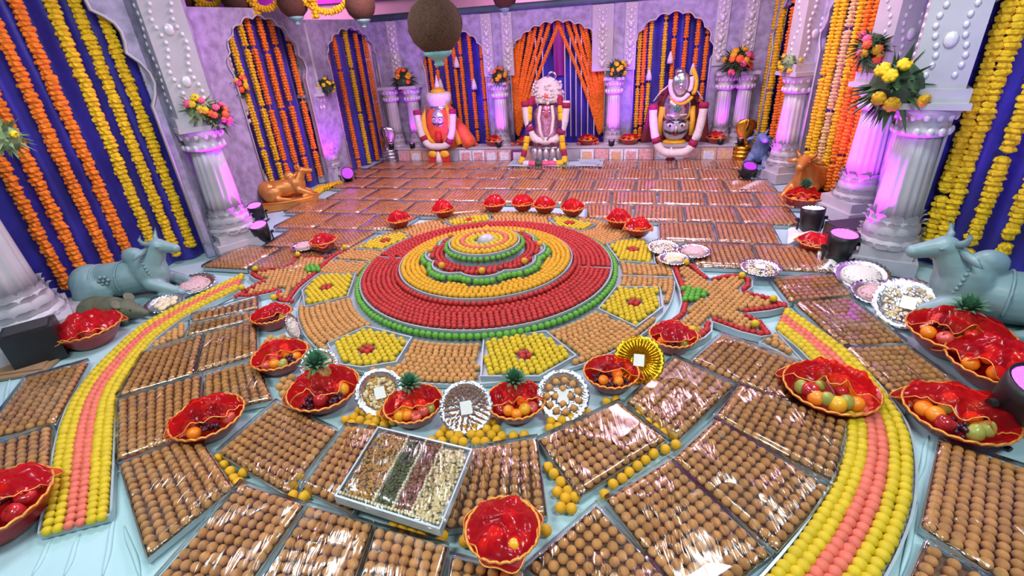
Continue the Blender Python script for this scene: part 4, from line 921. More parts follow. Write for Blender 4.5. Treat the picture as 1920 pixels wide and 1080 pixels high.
# ------------------------------------------------------------------ statues
def remesh(mb, voxel, smooth=3):
    me = bpy.data.meshes.new('tmp'); me.from_pydata(mb.v, [], mb.f); o = bpy.data.objects.new('tmp', me); COL.objects.link(o)
    m = o.modifiers.new('r', 'REMESH'); m.mode = 'VOXEL'; m.voxel_size = voxel
    s_ = o.modifiers.new('s', 'SMOOTH'); s_.factor = .5; s_.iterations = smooth
    dg = bpy.context.evaluated_depsgraph_get(); dg.update(); r = bpy.data.meshes.new_from_object(o.evaluated_get(dg)); bpy.data.objects.remove(o)
    r.polygons.foreach_set('use_smooth', [True]*len(r.polygons)); return r
def caps(mb, a, b, r0, r1, n=6):
    a = np.array(a, float); b = np.array(b, float)
    for i in range(n+1): t = i/n; mb.ball(tuple(a+(b-a)*t), r0+(r1-r0)*t, 10, 7)
BULLM = {}
def bull(loc, rz, label, mt, s_=1., head=0., pitch=0., group=None, saddle=True):
    key = (round(head, 2), round(pitch, 2)); t = thing('bull_statue', label, 'bull statue', loc, rz, group); t.scale = (s_,)*3
    hp = Vector((.48, 0, .69)); HR = Matrix.Rotation(head, 3, 'Z')@Matrix.Rotation(-pitch, 3, 'Y')
    hd = lambda x, y, z: tuple(hp+HR@Vector((x, y, z)))
    if key not in BULLM:
        mb = MB(); E = mb.ball
        E((-.12, 0, .33), (.56, .235, .245), 14, 10); E((-.47, 0, .32), (.26, .265, .27), 14, 10); E((.28, 0, .38), (.25, .22, .30), 14, 10); E((.17, 0, .63), (.15, .10, .13), 12, 8)
        caps(mb, (.32, 0, .46), tuple(hp), .19, .125); E((.45, 0, .44), (.10, .055, .26), 10, 8)
        E(hd(.04, 0, .04), (.125, .115, .115), 12, 8); caps(mb, hd(.06, 0, .04), hd(.27, 0, -.03), .10, .066); E(hd(.285, 0, -.03), (.06, .072, .062), 10, 8)
        for sd in (-1, 1):
            caps(mb, (.32, .17*sd, .26), (.60, .19*sd, .12), .10, .07); caps(mb, (.61, .19*sd, .085), (.40, .25*sd, .07), .062, .05); E((.66, .19*sd, .08), (.07, .055, .05), 8, 6)
            E((-.40, .21*sd, .24), (.25, .11, .21), 12, 8); caps(mb, (-.28, .27*sd, .12), (-.02, .31*sd, .07), .075, .05); E((.03, .31*sd, .06), (.07, .05, .045), 8, 6)
            E(hd(.10, .085*sd, .055), (.03, .02, .025), 8, 6)
        caps(mb, (-.70, 0, .38), (-.66, .17, .10), .03, .025)
        BULLM[key] = remesh(mb, .018, 4)
    me = BULLM[key].copy(); me.materials.clear(); me.materials.append(M_[mt]); link('body', me, t)
    MB().lathe([(.98, 0), (.98, .035), (.93, .05)], 40, M=Matrix.Scale(.85, 4, (1, 0, 0))@Matrix.Scale(.40, 4, (0, 1, 0))).build('base_slab', mt, t, True)
    for sd in (-1, 1):
        p = [hd(.0, .08*sd, .10), hd(-.03, .13*sd, .15), hd(-.02, .155*sd, .21), hd(.02, .15*sd, .26)]; MB().tube(p, [.036, .03, .021, .006], 8).build('horn', mt, t, True)
        v = [hd(-.03, .10*sd, .05), hd(-.06, .17*sd, .07), hd(-.10, .25*sd, .05), hd(-.13, .32*sd, -.01), hd(-.10, .26*sd, -.02), hd(-.06, .17*sd, -.005)]
        w_ = [tuple(Vector(p)+HR@Vector((.022, 0, .012))) for p in v]; mb = MB(); k = 6
        mb.add(v+w_, [tuple(range(k)), tuple(range(2*k-1, k-1, -1))]+[(i, (i+1) % k, k+(i+1) % k, k+i) for i in range(k)]); mb.build('ear', mt, t, True)
        MB().ball(hd(.115, .098*sd, .055), (.02, .012, .014), 8, 6).build('eye', mt, t, True)
    if saddle:
        for x, ry, rzz in ((-.02, .236, .240), (-.34, .232, .226)):
            MB().tube([(x+.03*math.cos(a), ry*1.02*math.cos(a), .335+rzz*1.0*math.sin(a)) for a in np.linspace(-.5, PI+.5, 30)], .013, 6).build('harness_band', mt, t, True)
        mb = MB()
        for i in range(22): a = -.9+i*(PI+1.8)/21; mb.ball((.36+.08*math.sin(a)*-.6, .2*math.cos(a), .52+.2*math.sin(a)*1.0-.06), .020, 6, 5)
        mb.build('bell_necklace', mt, t, True)
        for sd in (-1, 1):
            mb = MB()
            for i in range(6): a = 2*PI*i/6; mb.ball((-.18+.055*math.cos(a), .232*sd, .42+.055*math.sin(a)), (.026, .022, .026), 6, 5)
            mb.ball((-.18, .24*sd, .42), (.022, .022, .022), 6, 5); mb.build('flower_relief', mt, t, True)
    return t
qa = F(170, 573); qb = F(330, 548); d = (qb-qa)[:2]
m_ = F(250, 566); bull((m_[0], m_[1]+.08, 0), math.atan2(d[1], d[0])-.05, 'grey blue seated bull statue behind the mouse statue', 'bull_grey', .72, head=-.25, pitch=.12)
q = F(1852, 612); bull((q[0], q[1], 0), math.radians(148), 'grey blue seated bull statue beside the silver plates', 'bull_grey', .80, head=.3, pitch=.1)
q = F(545, 385); bull((q[0], q[1], .10), math.radians(22), 'golden seated bull statue with raised head on a plinth', 'bull_gold', .55, head=-.3, pitch=.25, saddle=False)
tag(MB().box((q[0], q[1], .05), (.86, .42, .10), math.radians(22)).build('statue_plinth', 'bull_gold'), 'low golden plinth under the seated bull with raised head', 'plinth')
q = F(1512, 372); bull((q[0]+.1, q[1]+.1, 0), math.radians(215), 'golden seated bull statue facing out behind a pineapple basket', 'bull_gold', .72, head=.2, pitch=.1, saddle=False)
q = F(1420, 320); bull((q[0]+.02, q[1], .12), math.radians(235), 'small dark blue seated bull statue by the column', 'bull_blue', .62, head=.5, pitch=.2, saddle=False)
tag(MB().box((q[0]+.02, q[1], .06), (.76, .38, .12), math.radians(235)).build('statue_plinth', 'dark'), 'low dark plinth under the small dark blue bull', 'plinth')
# mouse
q = F(222, 600); t = thing('mouse_statue', 'dark olive mouse statue crouching before the grey bull', 'mouse statue', tuple(q), math.radians(-8)); mb = MB()
mb.ball((-.06, 0, .12), (.26, .13, .12), 12, 9); mb.ball((-.18, 0, .12), (.16, .145, .12), 12, 9); caps(mb, (.14, 0, .12), (.32, 0, .075), .10, .035)
for sd in (-1, 1):
    mb.ball((.14, .09*sd, .035), (.07, .03, .035), 8, 6); mb.ball((-.18, .12*sd, .05), (.11, .05, .05), 8, 6)
caps(mb, (-.33, 0, .07), (-.42, .12, .03), .022, .012)
me = remesh(mb, .014); me.materials.append(M_['mouse']); link('body', me, t)
for sd in (-1, 1):
    MB().lathe([(.01, 0), (.045, .008), (.05, .018), (.04, .02), (.01, .012)], 12, M=Matrix.Translation((.13, .075*sd, .20))@Matrix.Rotation(.9, 4, 'Y')).build('ear', 'mouse', t, True)
    MB().ball((.235, .05*sd, .135), .012, 8, 6).build('eye', 'black', t, True)
# cobras
def cobra(px, py, label, mt, s_=1., z=0., rz=0.):
    q = F(px, py); t = thing('cobra_statue', label, 'cobra statue', (q[0], q[1], z), rz); t.scale = (s_,)*3
    for k in range(4): MB().tube([((.19-.012*k)*math.cos(a), (.15-.01*k)*math.sin(a), .05+.085*k) for a in np.linspace(0, 2*PI, 32, endpoint=False)], .048, 10, True).build('coil', mt, t, True)
    MB().tube([(0, .10, .30), (0, .13, .42), (0, .08, .55), (0, .03, .70), (0, -.02, .84), (0, -.08, .88)], [.06, .055, .05, .05, .045, .02], 10).build('neck', mt, t, True)
    mb = MB(); n = 16
    prof = [(.05, .36), (.10, .46), (.17, .58), (.205, .70), (.20, .80), (.15, .87), (.06, .90)]
    v = []
    for w_, zz in prof:
        for i in range(n+1): u = -1+2*i/n; v.append((u*w_, .07-.10*(1-u*u)*.6-.05*(zz-.4), zz))
    m = len(v); v += [(a, b+.022, c_) for a, b, c_ in v]
    f = [(j*(n+1)+i, j*(n+1)+i+1, (j+1)*(n+1)+i+1, (j+1)*(n+1)+i) for j in range(len(prof)-1) for i in range(n)]
    f = f+[tuple(m+k for k in reversed(g)) for g in f]
    bd = [i for i in range(n+1)]+[j*(n+1)+n for j in range(1, len(prof))]+[(len(prof)-1)*(n+1)+i for i in range(n-1, -1, -1)]+[j*(n+1) for j in range(len(prof)-2, 0, -1)]
    f += [(bd[i], bd[(i+1) % len(bd)], m+bd[(i+1) % len(bd)], m+bd[i]) for i in range(len(bd))]
    mb.add(v, f).build('hood', mt, t, True)
    for sd in (-1, 1): MB().ball((.03*sd, -.075, .89), .012, 6, 5).build('eye', 'black', t, True)
    return t
cobra(733, 304, 'silver blue cobra statue with raised hood at the bench end', 'bull_blue' if 0 else 'silver', .78, 0, RM)
cobra(1391, 303, 'golden cobra statue with raised hood at the bench end', 'gold', .78, 0, RM)

# ------------------------------------------------------------------ idols
def roll_garland(path, r, mt, bands, label, bandm='crimson', group=None):
    P = [Vector(p) for p in path]; t = thing('flower_garland', label, 'garland', tuple(P[len(P)//2]), 0, group); o = P[len(P)//2]
    n = len(P); MB().tube([p-o for p in P], [r*(1+.05*math.sin(i*2.3)) for i in range(n)], 12).build('flower_roll', mt, t, True)
    for b in bands:
        i = int(b*(n-1)); a, c_ = P[max(0, i-1)]-o, P[min(n-1, i+1)]-o; m = (a+c_)/2; d = (c_-a).normalized()*r*.7
        MB().tube([m-d, m, m+d], [r*1.06, r*1.16, r*1.06], 12).build('flower_band', bandm, t, True)
    return t
def IP(u, off, z): return BP(u, z, off)
def upath(u, off, w_, ztop, zbot, pw=2.2, n=25, dx=0.):
    out = []
    for i in range(n):
        a = PI*i/(n-1); c_ = -math.cos(a); s_ = max(0., math.sin(a))
        xx = math.copysign(abs(c_)**(.55), c_)*w_; out.append(IP(u+xx+dx*s_, off+.06*s_, ztop-(ztop-zbot)*s_**1.1*(1 if abs(c_) < 2 else 1)))
    return out
def face(parent, w_, h_, z, y, mt, moust=True, big=False, eyes='eye_white'):
    mb = MB(); mb.ball((0, y, z), (w_, w_*.75, h_), 20, 14); hd = mb.build('head', mt, parent, True); fy = y-w_*.70
    MB().tube([(0, fy-.0, z+h_*.25), (0, fy-w_*.16, z-h_*.02), (0, fy-w_*.22, z-h_*.16), (0, fy-w_*.05, z-h_*.22)], [w_*.06, w_*.10, w_*.15, w_*.08], 8).build('nose', mt, hd, True)
    for sd in (-1, 1):
        MB().ball((.42*w_*sd, fy+w_*.05, z+h_*.10), (w_*.24, w_*.08, h_*.11), 10, 7).build('eye', eyes, hd, True)
        MB().ball((.42*w_*sd, fy-w_*.02, z+h_*.09), (w_*.09, w_*.05, h_*.08), 8, 6).build('pupil', 'black', hd, True)
        MB().tube([(.15*w_*sd, fy, z+h_*.24), (.42*w_*sd, fy+w_*.02, z+h_*.34), (.70*w_*sd, fy+w_*.22, z+h_*.25)], w_*.05, 6).build('eyebrow', 'black', hd, True)
        MB().ball((.98*w_*sd, y, z), (w_*.10, w_*.16, h_*.24), 8, 6).build('ear', mt, hd, True)
        if moust: MB().tube([(.02*sd, fy-w_*.14, z-h_*.30), (.35*w_*sd, fy-w_*.06, z-h_*.38), (.65*w_*sd, fy+w_*.12, z-h_*.30), (.82*w_*sd, fy+w_*.22, z-h_*.20)], [w_*.07, w_*.09, w_*.06, w_*.02], 7).build('moustache', 'black', hd, True)
    MB().ball((0, fy-w_*.02, z-h_*.46), (w_*.20, w_*.10, h_*.09), 10, 6).build('mouth', 'apple', hd, True)
    return hd
# orange robed idol
u = bu(833, 300); t = thing('robed_idol', 'silver faced idol in orange and yellow robe with white flower turban', 'idol', BP(u, 0, -.10), brz)
MB().lathe([(.36, .29), (.37, .5), (.34, .8), (.27, 1.0), (.16, 1.12), (.05, 1.15)], 32, fl=.06, nf=18, M=Matrix.Scale(.6, 4, (0, 1, 0))).build('robe', 'orange_cloth', t, True)
for sd in (-1, 1):
    MB().tube([(.20*sd, -.16, 1.08), (.27*sd, -.22, .9), (.27*sd, -.24, .7), (.20*sd, -.25, .5), (.08*sd, -.25, .38)], [.03, .05, .055, .05, .03], 8).build('robe_border', 'yellow_cloth', t, True)
face(t, .145, .19, .82, -.12, 'silver_face')
MB().tube([(0, -.22, .62), (0, -.24, .5), (0, -.24, .4)], [.06, .07, .05], 8).build('red_sash', 'red_cloth', t, True)
tb = MB().lathe([(.17, 1.02), (.20, 1.08), (.235, 1.16), (.25, 1.26), (.20, 1.30), (.08, 1.30)], 24, M=Matrix.Scale(.8, 4, (0, 1, 0))).build('turban', 'tuberose', t, True)
MB().lathe([(.15, 1.29), (.13, 1.34), (.06, 1.37), (.01, 1.38)], 20).build('turban_top', 'yellow_cloth', tb, True)
MB().lathe([(.005, 1.60), (.02, 1.52), (.05, 1.42), (.065, 1.38), (.02, 1.37)], 12).build('plume', 'tuberose', tb, True)
MB().lathe([(.205, .99), (.215, 1.03), (.2, 1.07)], 24, M=Matrix.Scale(.8, 4, (0, 1, 0))).build('turban_band', 'silver', tb, True)
MB().box((0, -.32, .13), (.42, .04, .30)).build('front_cloth', 'red_cloth', t)
for sd in (-1, 1): MB().ball((.12*sd, -.34, .22), (.10, .03, .07), 10, 7).build('cloth_fold', 'yellow_cloth', t, True)
MB().lathe([(.07, .06), (.05, .16), (.02, .27)], 10, c=(0, -.36, 0)).build('tassel', 'tuberose', t, True)
MB().tube([(.22, .05, .85), (.38, .02, .6), (.52, -.02, .38), (.58, -.04, .30)], [.05, .12, .15, .12], 10).build('shawl', 'orange_cloth', t, True)
MB().tube([(.2, -.05, .8), (.30, -.08, .55), (.36, -.1, .35)], [.03, .06, .07], 8).build('shawl_fold', 'yellow_cloth', t, True)
roll_garland(upath(u, .18, .36, 1.02, .36, dx=0), .062, 'tuberose', (.0, .30, .70, 1.), 'thick white flower garland around the orange robed idol')
# crowned idol
u = bu(1032, 305); t = thing('crowned_idol', 'central idol with tall white flower crown', 'idol', BP(u, 0, .10), brz)
MB().lathe([(.36, .0), (.36, .08), (.30, .12), (.30, .3), (.34, .34)], 28, M=Matrix.Scale(.7, 4, (0, 1, 0))).build('pedestal', 'silver', t, True)
MB().lathe([(.30, .34), (.30, .5), (.24, .7), (.28, .9), (.2, 1.02), (.1, 1.06)], 28, M=Matrix.Scale(.6, 4, (0, 1, 0))).build('body', 'pale_robe', t, True)
face(t, .11, .14, .93, -.10, 'pink_face', moust=False)
cr = MB().lathe([(.26, 1.08), (.27, 1.15), (.24, 1.26), (.22, 1.36), (.14, 1.46), (.05, 1.5)], 24, M=Matrix.Scale(.75, 4, (0, 1, 0))).build('crown', 'tuberose', t, True)
mb = MB()
for i in range(90):
    a = random.uniform(0, 6.28); z_ = random.uniform(1.08, 1.44); rr = .27-.3*max(0, z_-1.26); mb.ball((rr*math.cos(a), rr*.75*math.sin(a), z_), .026, 7, 5)
tag(mb.build('crown_flowers', 'tuberose', cr, True), kind='stuff')
MB().ball((.0, -.2, 1.2), (.05, .03, .05), 8, 6).build('crown_jewel', 'coral', cr, True)
MB().tube([(.09+.07*math.cos(a), -.05, 1.50+.07*math.sin(a)) for a in np.linspace(0, 2*PI, 20, endpoint=False)], .018, 7, True).build('crown_loop', 'silver', cr, True)
for sd in (-1, 1):
    MB().tube([(.10*sd, -.16, 1.04), (.13*sd, -.22, .85), (.10*sd, -.27, .62), (.03*sd, -.3, .48)], .028, 8).build('white_tassel', 'tuberose', t, True)
    MB().ball((.24*sd, -.12, 1.12), (.06, .05, .09), 8, 6).build('crimson_tuft', 'crimson', t, True)
    MB().ball((.11*sd, -.28, .44), (.06, .04, .05), 8, 6).build('bow', 'crimson', t, True)
for i in range(7):
    a = -1.2+i*.4; MB().ball((.30*math.sin(a), -.25*math.cos(a)-.05, .24), (.055, .05, .10), 8, 6).build('silver_pot', 'silver_pots', t, True)
roll_garland(upath(u, .30, .36, 1.12, .46), .065, 'tuberose', (.02, .27, .73, .98), 'thick white flower garland around the crowned idol')
pth = [IP(u-.26, .26, 1.16), IP(u-.29, .30, 1.0), IP(u-.30, .33, .85), IP(u-.33, .37, .6), IP(u-.36, .40, .4), IP(u-.42, .42, .2), IP(u-.47, .45, .09)]
pt2 = [IP(u+.24, .26, 1.16), IP(u+.26, .30, 1.0), IP(u+.27, .33, .85), IP(u+.28, .37, .6), IP(u+.30, .40, .4), IP(u+.34, .42, .2), IP(u+.34, .5, .11)]
def seg_garland(path, r, cols, label):
    P = [np.array(p) for p in path]; d = np.r_[0, np.cumsum([np.linalg.norm(b-a) for a, b in zip(P[:-1], P[1:])])]; A = np.array(P); o = A[-1]
    t = thing('flower_garland', label, 'garland', tuple(o)); k = len(cols); nmz = {'amber': 'yellow', 'crimson': 'crimson', 'purple_flower': 'dark purple', 'tuberose': 'white', 'leaf': 'green'}
    for i, cl in enumerate(cols):
        D = np.linspace(d[-1]*i/k, d[-1]*(i+1)/k, 5); q = np.stack([np.interp(D, d, A[:, j]) for j in range(3)], 1)-o
        MB().tube([tuple(x) for x in q], [r*.95, r*1.05, r*1.05, r*1.05, r*.95], 10).build('flower_section', 'marigold_yellow' if cl == 'amber' else cl, t, True)
seg_garland(pth, .05, ['crimson', 'amber', 'amber', 'purple_flower', 'purple_flower', 'amber', 'amber', 'crimson', 'amber'], 'yellow and purple flower garland hanging from crown to a floor plate')
seg_garland(pt2, .05, ['crimson', 'amber', 'amber', 'purple_flower', 'purple_flower', 'amber', 'amber', 'crimson', 'amber'], 'yellow and purple flower garland hanging from crown to white cloth')
seg_garland([IP(u-.40, .50, .10), IP(u-.2, .56, .11), IP(u-.05, .58, .12), IP(u+.15, .55, .11), IP(u+.32, .5, .11)], .045, ['tuberose', 'rose_pink', 'leaf', 'rose_pink', 'rose_pink', 'amber'], 'short pink and white garland lying at the crowned idol foot')
# large silver faced idol
u = bu(1263, 290); t = thing('silver_idol', 'large silver idol head with black moustache and cobra crest', 'idol', BP(u, .29, -.22), brz)
MB().lathe([(.20, 0), (.20, .03), (.16, .06)], 24, M=Matrix.Scale(.7, 4, (0, 1, 0))).build('pedestal', 'yellow_cloth', t, True)
face(t, .235, .27, .30, -.02, 'silver_face')
MB().lathe([(.235, .40), (.25, .50), (.245, .66), (.21, .76), (.14, .84), (.05, .88)], 28, M=Matrix.Scale(.85, 4, (0, 1, 0))).build('tall_cap', 'silver', t, True)
MB().tube([(-.16, -.17, .50), (-.05, -.225, .50)], .012, 6).build('forehead_stripe', 'tuberose', t); MB().tube([(.05, -.225, .50), (.16, -.17, .50)], .012, 6).build('forehead_stripe', 'tuberose', t)
mb = MB()
for i in range(5): a = 2*PI*i/5; mb.ball((.04*math.cos(a), -.225, .60+.035*math.sin(a)), (.03, .015, .03), 7, 5)
mb.build('leaf_star', 'pine_leaf', t, True)
mb = MB(); mb.ball((.02, -.16, .98), (.16, .06, .20), 16, 10); h = mb.build('cobra_crest', 'silver', t, True); MB().ball((.03, -.24, .97), (.05, .04, .06), 10, 7).build('crest_boss', 'silver', h, True)
MB().ball((.0, -.10, 1.17), (.09, .06, .06), 10, 7).build('crest_top', 'silver', h, True)
for sd in (-1, 1):
    mb = MB(); n = 12
    mb.grid(10, 14, lambda a, b: (sd*(.16+(.30+.12*(1-b))*a*(1.0 if b < .8 else .55)), .08-.06*math.sin(a*9)*.4-.08*a, .02+.98*b-.22*a*b))
    sh = mb.build('spangled_shawl', 'maroon_cloth', t, True); md = sh.modifiers.new('thick', 'SOLIDIFY'); md.thickness = .02
    MB().tube([(sd*.12, -.06, 1.0), (sd*.30, -.08, .86), (sd*.40, -.10, .72)], .012, 6).build('shawl_cord', 'tuberose', sh, True)
    MB().tube([(sd*.25, -.06, .62), (sd*.27, -.1, .4), (sd*.27, -.1, .15)], .045, 8).build('yellow_sash', 'yellow_cloth', t, True)
roll_garland(upath(u, .16, .40, 1.0, .20, n=27), .068, 'tuberose', (.0, .30, .70, 1.), 'thick white flower garland around the large silver faced idol')
pc = [BP(u+.02+.17*math.cos(a), 1.30+.26*math.sin(a), .03) for a in np.linspace(PI*.92, PI*2.12, 22)]
roll_garland(pc, .035, 'tuberose', (), 'white flower loop around the cobra crest')
pc = [BP(u+.05+.21*math.cos(a), 1.27+.29*math.sin(a), .0) for a in np.linspace(PI*1.2, PI*2.3, 22)]
roll_garland(pc, .035, 'marigold_yellow', (), 'yellow flower loop around the cobra crest')
tg = thing('garland_tassel', 'white and purple tassel hanging before the bench below silver idol', 'tassel', BP(bu(1257, 290), .06, .12)); MB().lathe([(.055, .05), (.04, .12), (.015, .22)], 10).build('white_flowers', 'tuberose', tg, True); MB().ball((0, 0, .02), (.09, .05, .025), 10, 6).build('purple_base', 'crimson', tg, True)
# small white tassels on the garlands of the back arches
for px, py, wh in ((1257, 108, 'silver faced'), (1217, 140, 'silver faced'), (1299, 130, 'silver faced'), (826, 158, 'orange robed'), (856, 117, 'orange robed'), (889, 158, 'orange robed')):
    x, y, z_ = B.xy(px, py, -.06); tag(MB().lathe([(.055, -.09), (.05, -.03), (.03, .05), (.012, .1)], 10).build('flower_tassel', 'tuberose', None, True), f'small white flower tassel on a garland behind the {wh} idol', 'tassel', f'tassels behind the {wh} idol').location = (x, y, z_)

# ------------------------------------------------------------------ bouquets on the columns
def petal_rose(mt, name):
    mb = MB(); mb.ball((0, 0, 0), (1, 1, .8), 9, 6)
    for i in range(7): a = i*.9; mb.ball((.62*math.cos(a), .62*math.sin(a), .18), (.5, .5, .42), 6, 4)
    return mb.mesh(name, mt, True)
RS = {k: petal_rose(m, 'rose_'+k) for k, m in (('orange', 'rose_orange'), ('yellow', 'marigold_yellow'), ('pink', 'rose_pink'), ('amber', 'amber'))}
def bouquet(px, py, xy, label, R=.2, cols=('orange', 'yellow'), n=9, leafm='leaf', big=1.):
    d = ray(px, py); t_ = (d[0]*xy[0]+d[1]*xy[1])/(d[0]**2+d[1]**2); c = np.array([d[0]*t_, d[1]*t_, H+d[2]*t_]); vd = -d/np.linalg.norm(d); c = c+np.array([vd[0], vd[1], 0])*.12
    t = thing('bouquet', label, 'bouquet', tuple(c)); mb = MB()
    for i in range(120):
        v = np.array([random.gauss(0, 1) for _ in range(3)]); v /= np.linalg.norm(v); L = R*random.uniform(.7, 1.25); sd = np.cross(v, [0, 0, 1.]); sd = sd/(np.linalg.norm(sd)+1e-6)*R*.10
        m = v*L*.55; e = v*L+np.array([0, 0, -.12*R]); up = np.cross(sd, v)*.25
        mb.add([v*.1*R, m-sd, m+sd, e, m+up], [(0, 1, 4), (0, 4, 2), (1, 3, 4), (4, 3, 2), (0, 2, 3, 1)])
    mb.ball((0, 0, 0), R*.62, 8, 6); mb.build('foliage', leafm, t)
    for i in range(n):
        v = np.array([random.gauss(0, 1) for _ in range(3)])*.75+vd*.9; v /= np.linalg.norm(v); o = link('flower_head', RS[cols[i % len(cols)]], t, tuple(v*R*.78)); s_ = R*random.uniform(.15, .21)*big; o.scale = (s_,)*3
        o.rotation_euler = Vector(v).to_track_quat('Z', 'Y').to_euler()
C_ = COLP
bouquet(372, 205, C_['L2'], 'pale green bouquet of yellow flowers on the magenta lit column', .22, ('yellow', 'yellow', 'pink'), 9, 'leaf_pale')
bouquet(405, 218, C_['L2'], 'orange and pink rose bouquet on the magenta lit column', .20, ('orange', 'pink'), 12)
bouquet(437, 160, C_['L3'], 'dark leafy bouquet of orange and yellow flowers above the golden bull', .24, ('orange', 'yellow', 'pink'), 11)
bouquet(612, 160, C_['L4'], 'small green bouquet with yellow flowers on a column', .17, ('yellow',), 8)
bouquet(757, 150, C_[741], 'wide bouquet with orange buds on the paired columns by silver cobra', .26, ('orange', 'amber'), 14)
bouquet(936, 143, C_[940], 'bouquet of amber flowers on the column left of crowned idol', .2, ('amber', 'orange'), 11)
bouquet(1157, 128, C_[1150], 'bouquet of yellow flowers on the glowing column', .2, ('yellow', 'amber'), 11)
bouquet(1382, 116, C_[1353], 'wide bouquet with orange buds on the paired columns by golden cobra', .28, ('orange', 'amber', 'pink'), 14)
bouquet(1482, 117, C_['R4'], 'small pale bouquet with yellow flowers on a column', .17, ('yellow', 'yellow'), 8, 'leaf_pale')
bouquet(1634, 88, C_['R3'], 'bouquet of orange flowers glowing pink on a column', .22, ('orange', 'amber', 'pink'), 13)
bouquet(1680, 160, C_['R2'], 'large dark green bouquet with few yellow flowers', .32, ('yellow', 'amber'), 6)
bouquet(8, 255, C_['L1'], 'leafy green bouquet above the column with carved foot', .17, ('yellow', 'orange'), 4, 'leaf_pale')

# ------------------------------------------------------------------ stage lights
def par(px, py, label, s_=1., aim=None, lens='lens', energy=60, col=(.62, .0, 1.), rz=0., tiltx=.25, spot=70, z=0.):
    q = F(px, py, z); t = thing('stage_light', label, 'stage light', tuple(q), rz); t.scale = (s_,)*3
    Mx = Matrix.Translation((0, 0, .20))@Matrix.Rotation(tiltx, 4, 'X')
    MB().lathe([(.07, -.15), (.10, -.14), (.115, -.05), (.125, .05), (.13, .13), (.118, .13), (.118, .115)], 28, M=Mx).build('housing', 'black', t, True)
    ln = MB().lathe([(.115, .112), (.115, .118)], 24, M=Mx).build('lens', lens, t)
    mb = MB()
    for r_, n in ((.03, 5), (.065, 10), (.095, 16)):
        for i in range(n): a = 2*PI*i/n; mb.ball((r_*math.cos(a), r_*math.sin(a), .119), .011, 6, 4, M=Mx)
    mb.build('led_dots', lens, ln, True)
    MB().tube([(-.145, 0, .20), (-.15, 0, .08), (-.13, 0, .012), (.13, 0, .012), (.15, 0, .08), (.145, 0, .20)], .012, 8).build('yoke', 'black', t, True)
    for sd in (-1, 1):
        MB().lathe([(.022, 0), (.022, .03)], 10, M=Matrix.Translation((.15*sd, 0, .20))@Matrix.Rotation(PI/2*sd, 4, 'Y')).build('knob', 'black', t)
        MB().tube([(.11*sd, -.12, .012), (.12*sd, .12, .012)], .012, 6).build('foot', 'black', t)
    if aim is not None and energy:
        top = Vector(q)+Vector((0, 0, .36*s_)); o = lamp('stage_beam', 'SPOT', tuple(top), energy, col, aim, .06, spot=spot, blend=.7); t.update_tag()
    return t
MAG = (.60, .0, 1.); VIO = (.32, .03, 1.)
def up(key, z=1.3, dx=0, dy=0): return (C_[key][0]+dx, C_[key][1]+dy, z)
par(497, 458, 'black stage light with glowing purple top before the magenta column', .85, up('L2', 1.3), energy=330, spot=85)
par(488, 416, 'black stage light behind another one by the magenta column', .8, up('L2', 1.9), energy=90, col=MAG)
q = F(85, 672); bx = thing('box_light', 'black box stage light at the carved column foot', 'stage light', tuple(q), .6)
MB().box((0, 0, .16), (.34, .26, .30)).build('housing', 'black', bx); MB().box((0, 0, .315), (.28, .2, .012)).build('glass', 'dark', bx); MB().tube([(-.19, 0, .18), (-.19, 0, .012), (.19, 0, .012), (.19, 0, .18)], .012, 8).build('yoke', 'black', bx, True)
par(655, 345, 'round black stage light beside the column by golden bull', .85, up('L4', .9), 'lens_dim', 55, tiltx=1.1, rz=.4)
par(1399, 340, 'black stage light below the small dark blue bull', .8, up('R4', 1.0), 'lens_dim', 90, tiltx=.5)
par(1515, 440, 'black stage light with bright white glowing top', .95, up('R3', 1.0), 'lens_white', energy=150, tiltx=-.1)
par(1567, 495, 'black stage light with a purple glowing rim', 1.0, up('R2', 1.1), energy=140, tiltx=.12)
par(1893, 810, 'big black stage light with purple dots beside the fruit baskets', 1.15, (4.2, 3.2, 1.6), energy=120, col=VIO, tiltx=.25)
for px, e in ((741, 38), (780, 28), (940, 40), (1150, 80), (1353, 42), (1392, 42)):     # small uplights on the bench before the back columns
    x, y = C_[px]; t = thing('uplight', 'small black uplight at the foot of a back column', 'stage light', (x+bn[0]*.30, y+bn[1]*.30, .29), RM, 'uplights on the bench')
    MB().lathe([(.05, 0), (.055, .1), (.05, .1), (.045, .09)], 14).build('housing', 'black', t, True); MB().lathe([(.044, .088), (.044, .092)], 14).build('lens', 'lens', t)
    lamp('uplight_beam', 'SPOT', (x+bn[0]*.30, y+bn[1]*.30, .41), e, MAG, (x, y, 1.3), .04, spot=60)
for a, b, e in (((-1.0, 8.8, .35), (-.6, 10.3, 2.1), 20), ((2.3, 8.0, .35), (2.4, 9.5, 2.1), 22)): lamp('wall_fill', 'SPOT', a, e*6, VIO, b, .08, spot=95)  # added violet fill for the back wall, no fixture built
mb = None

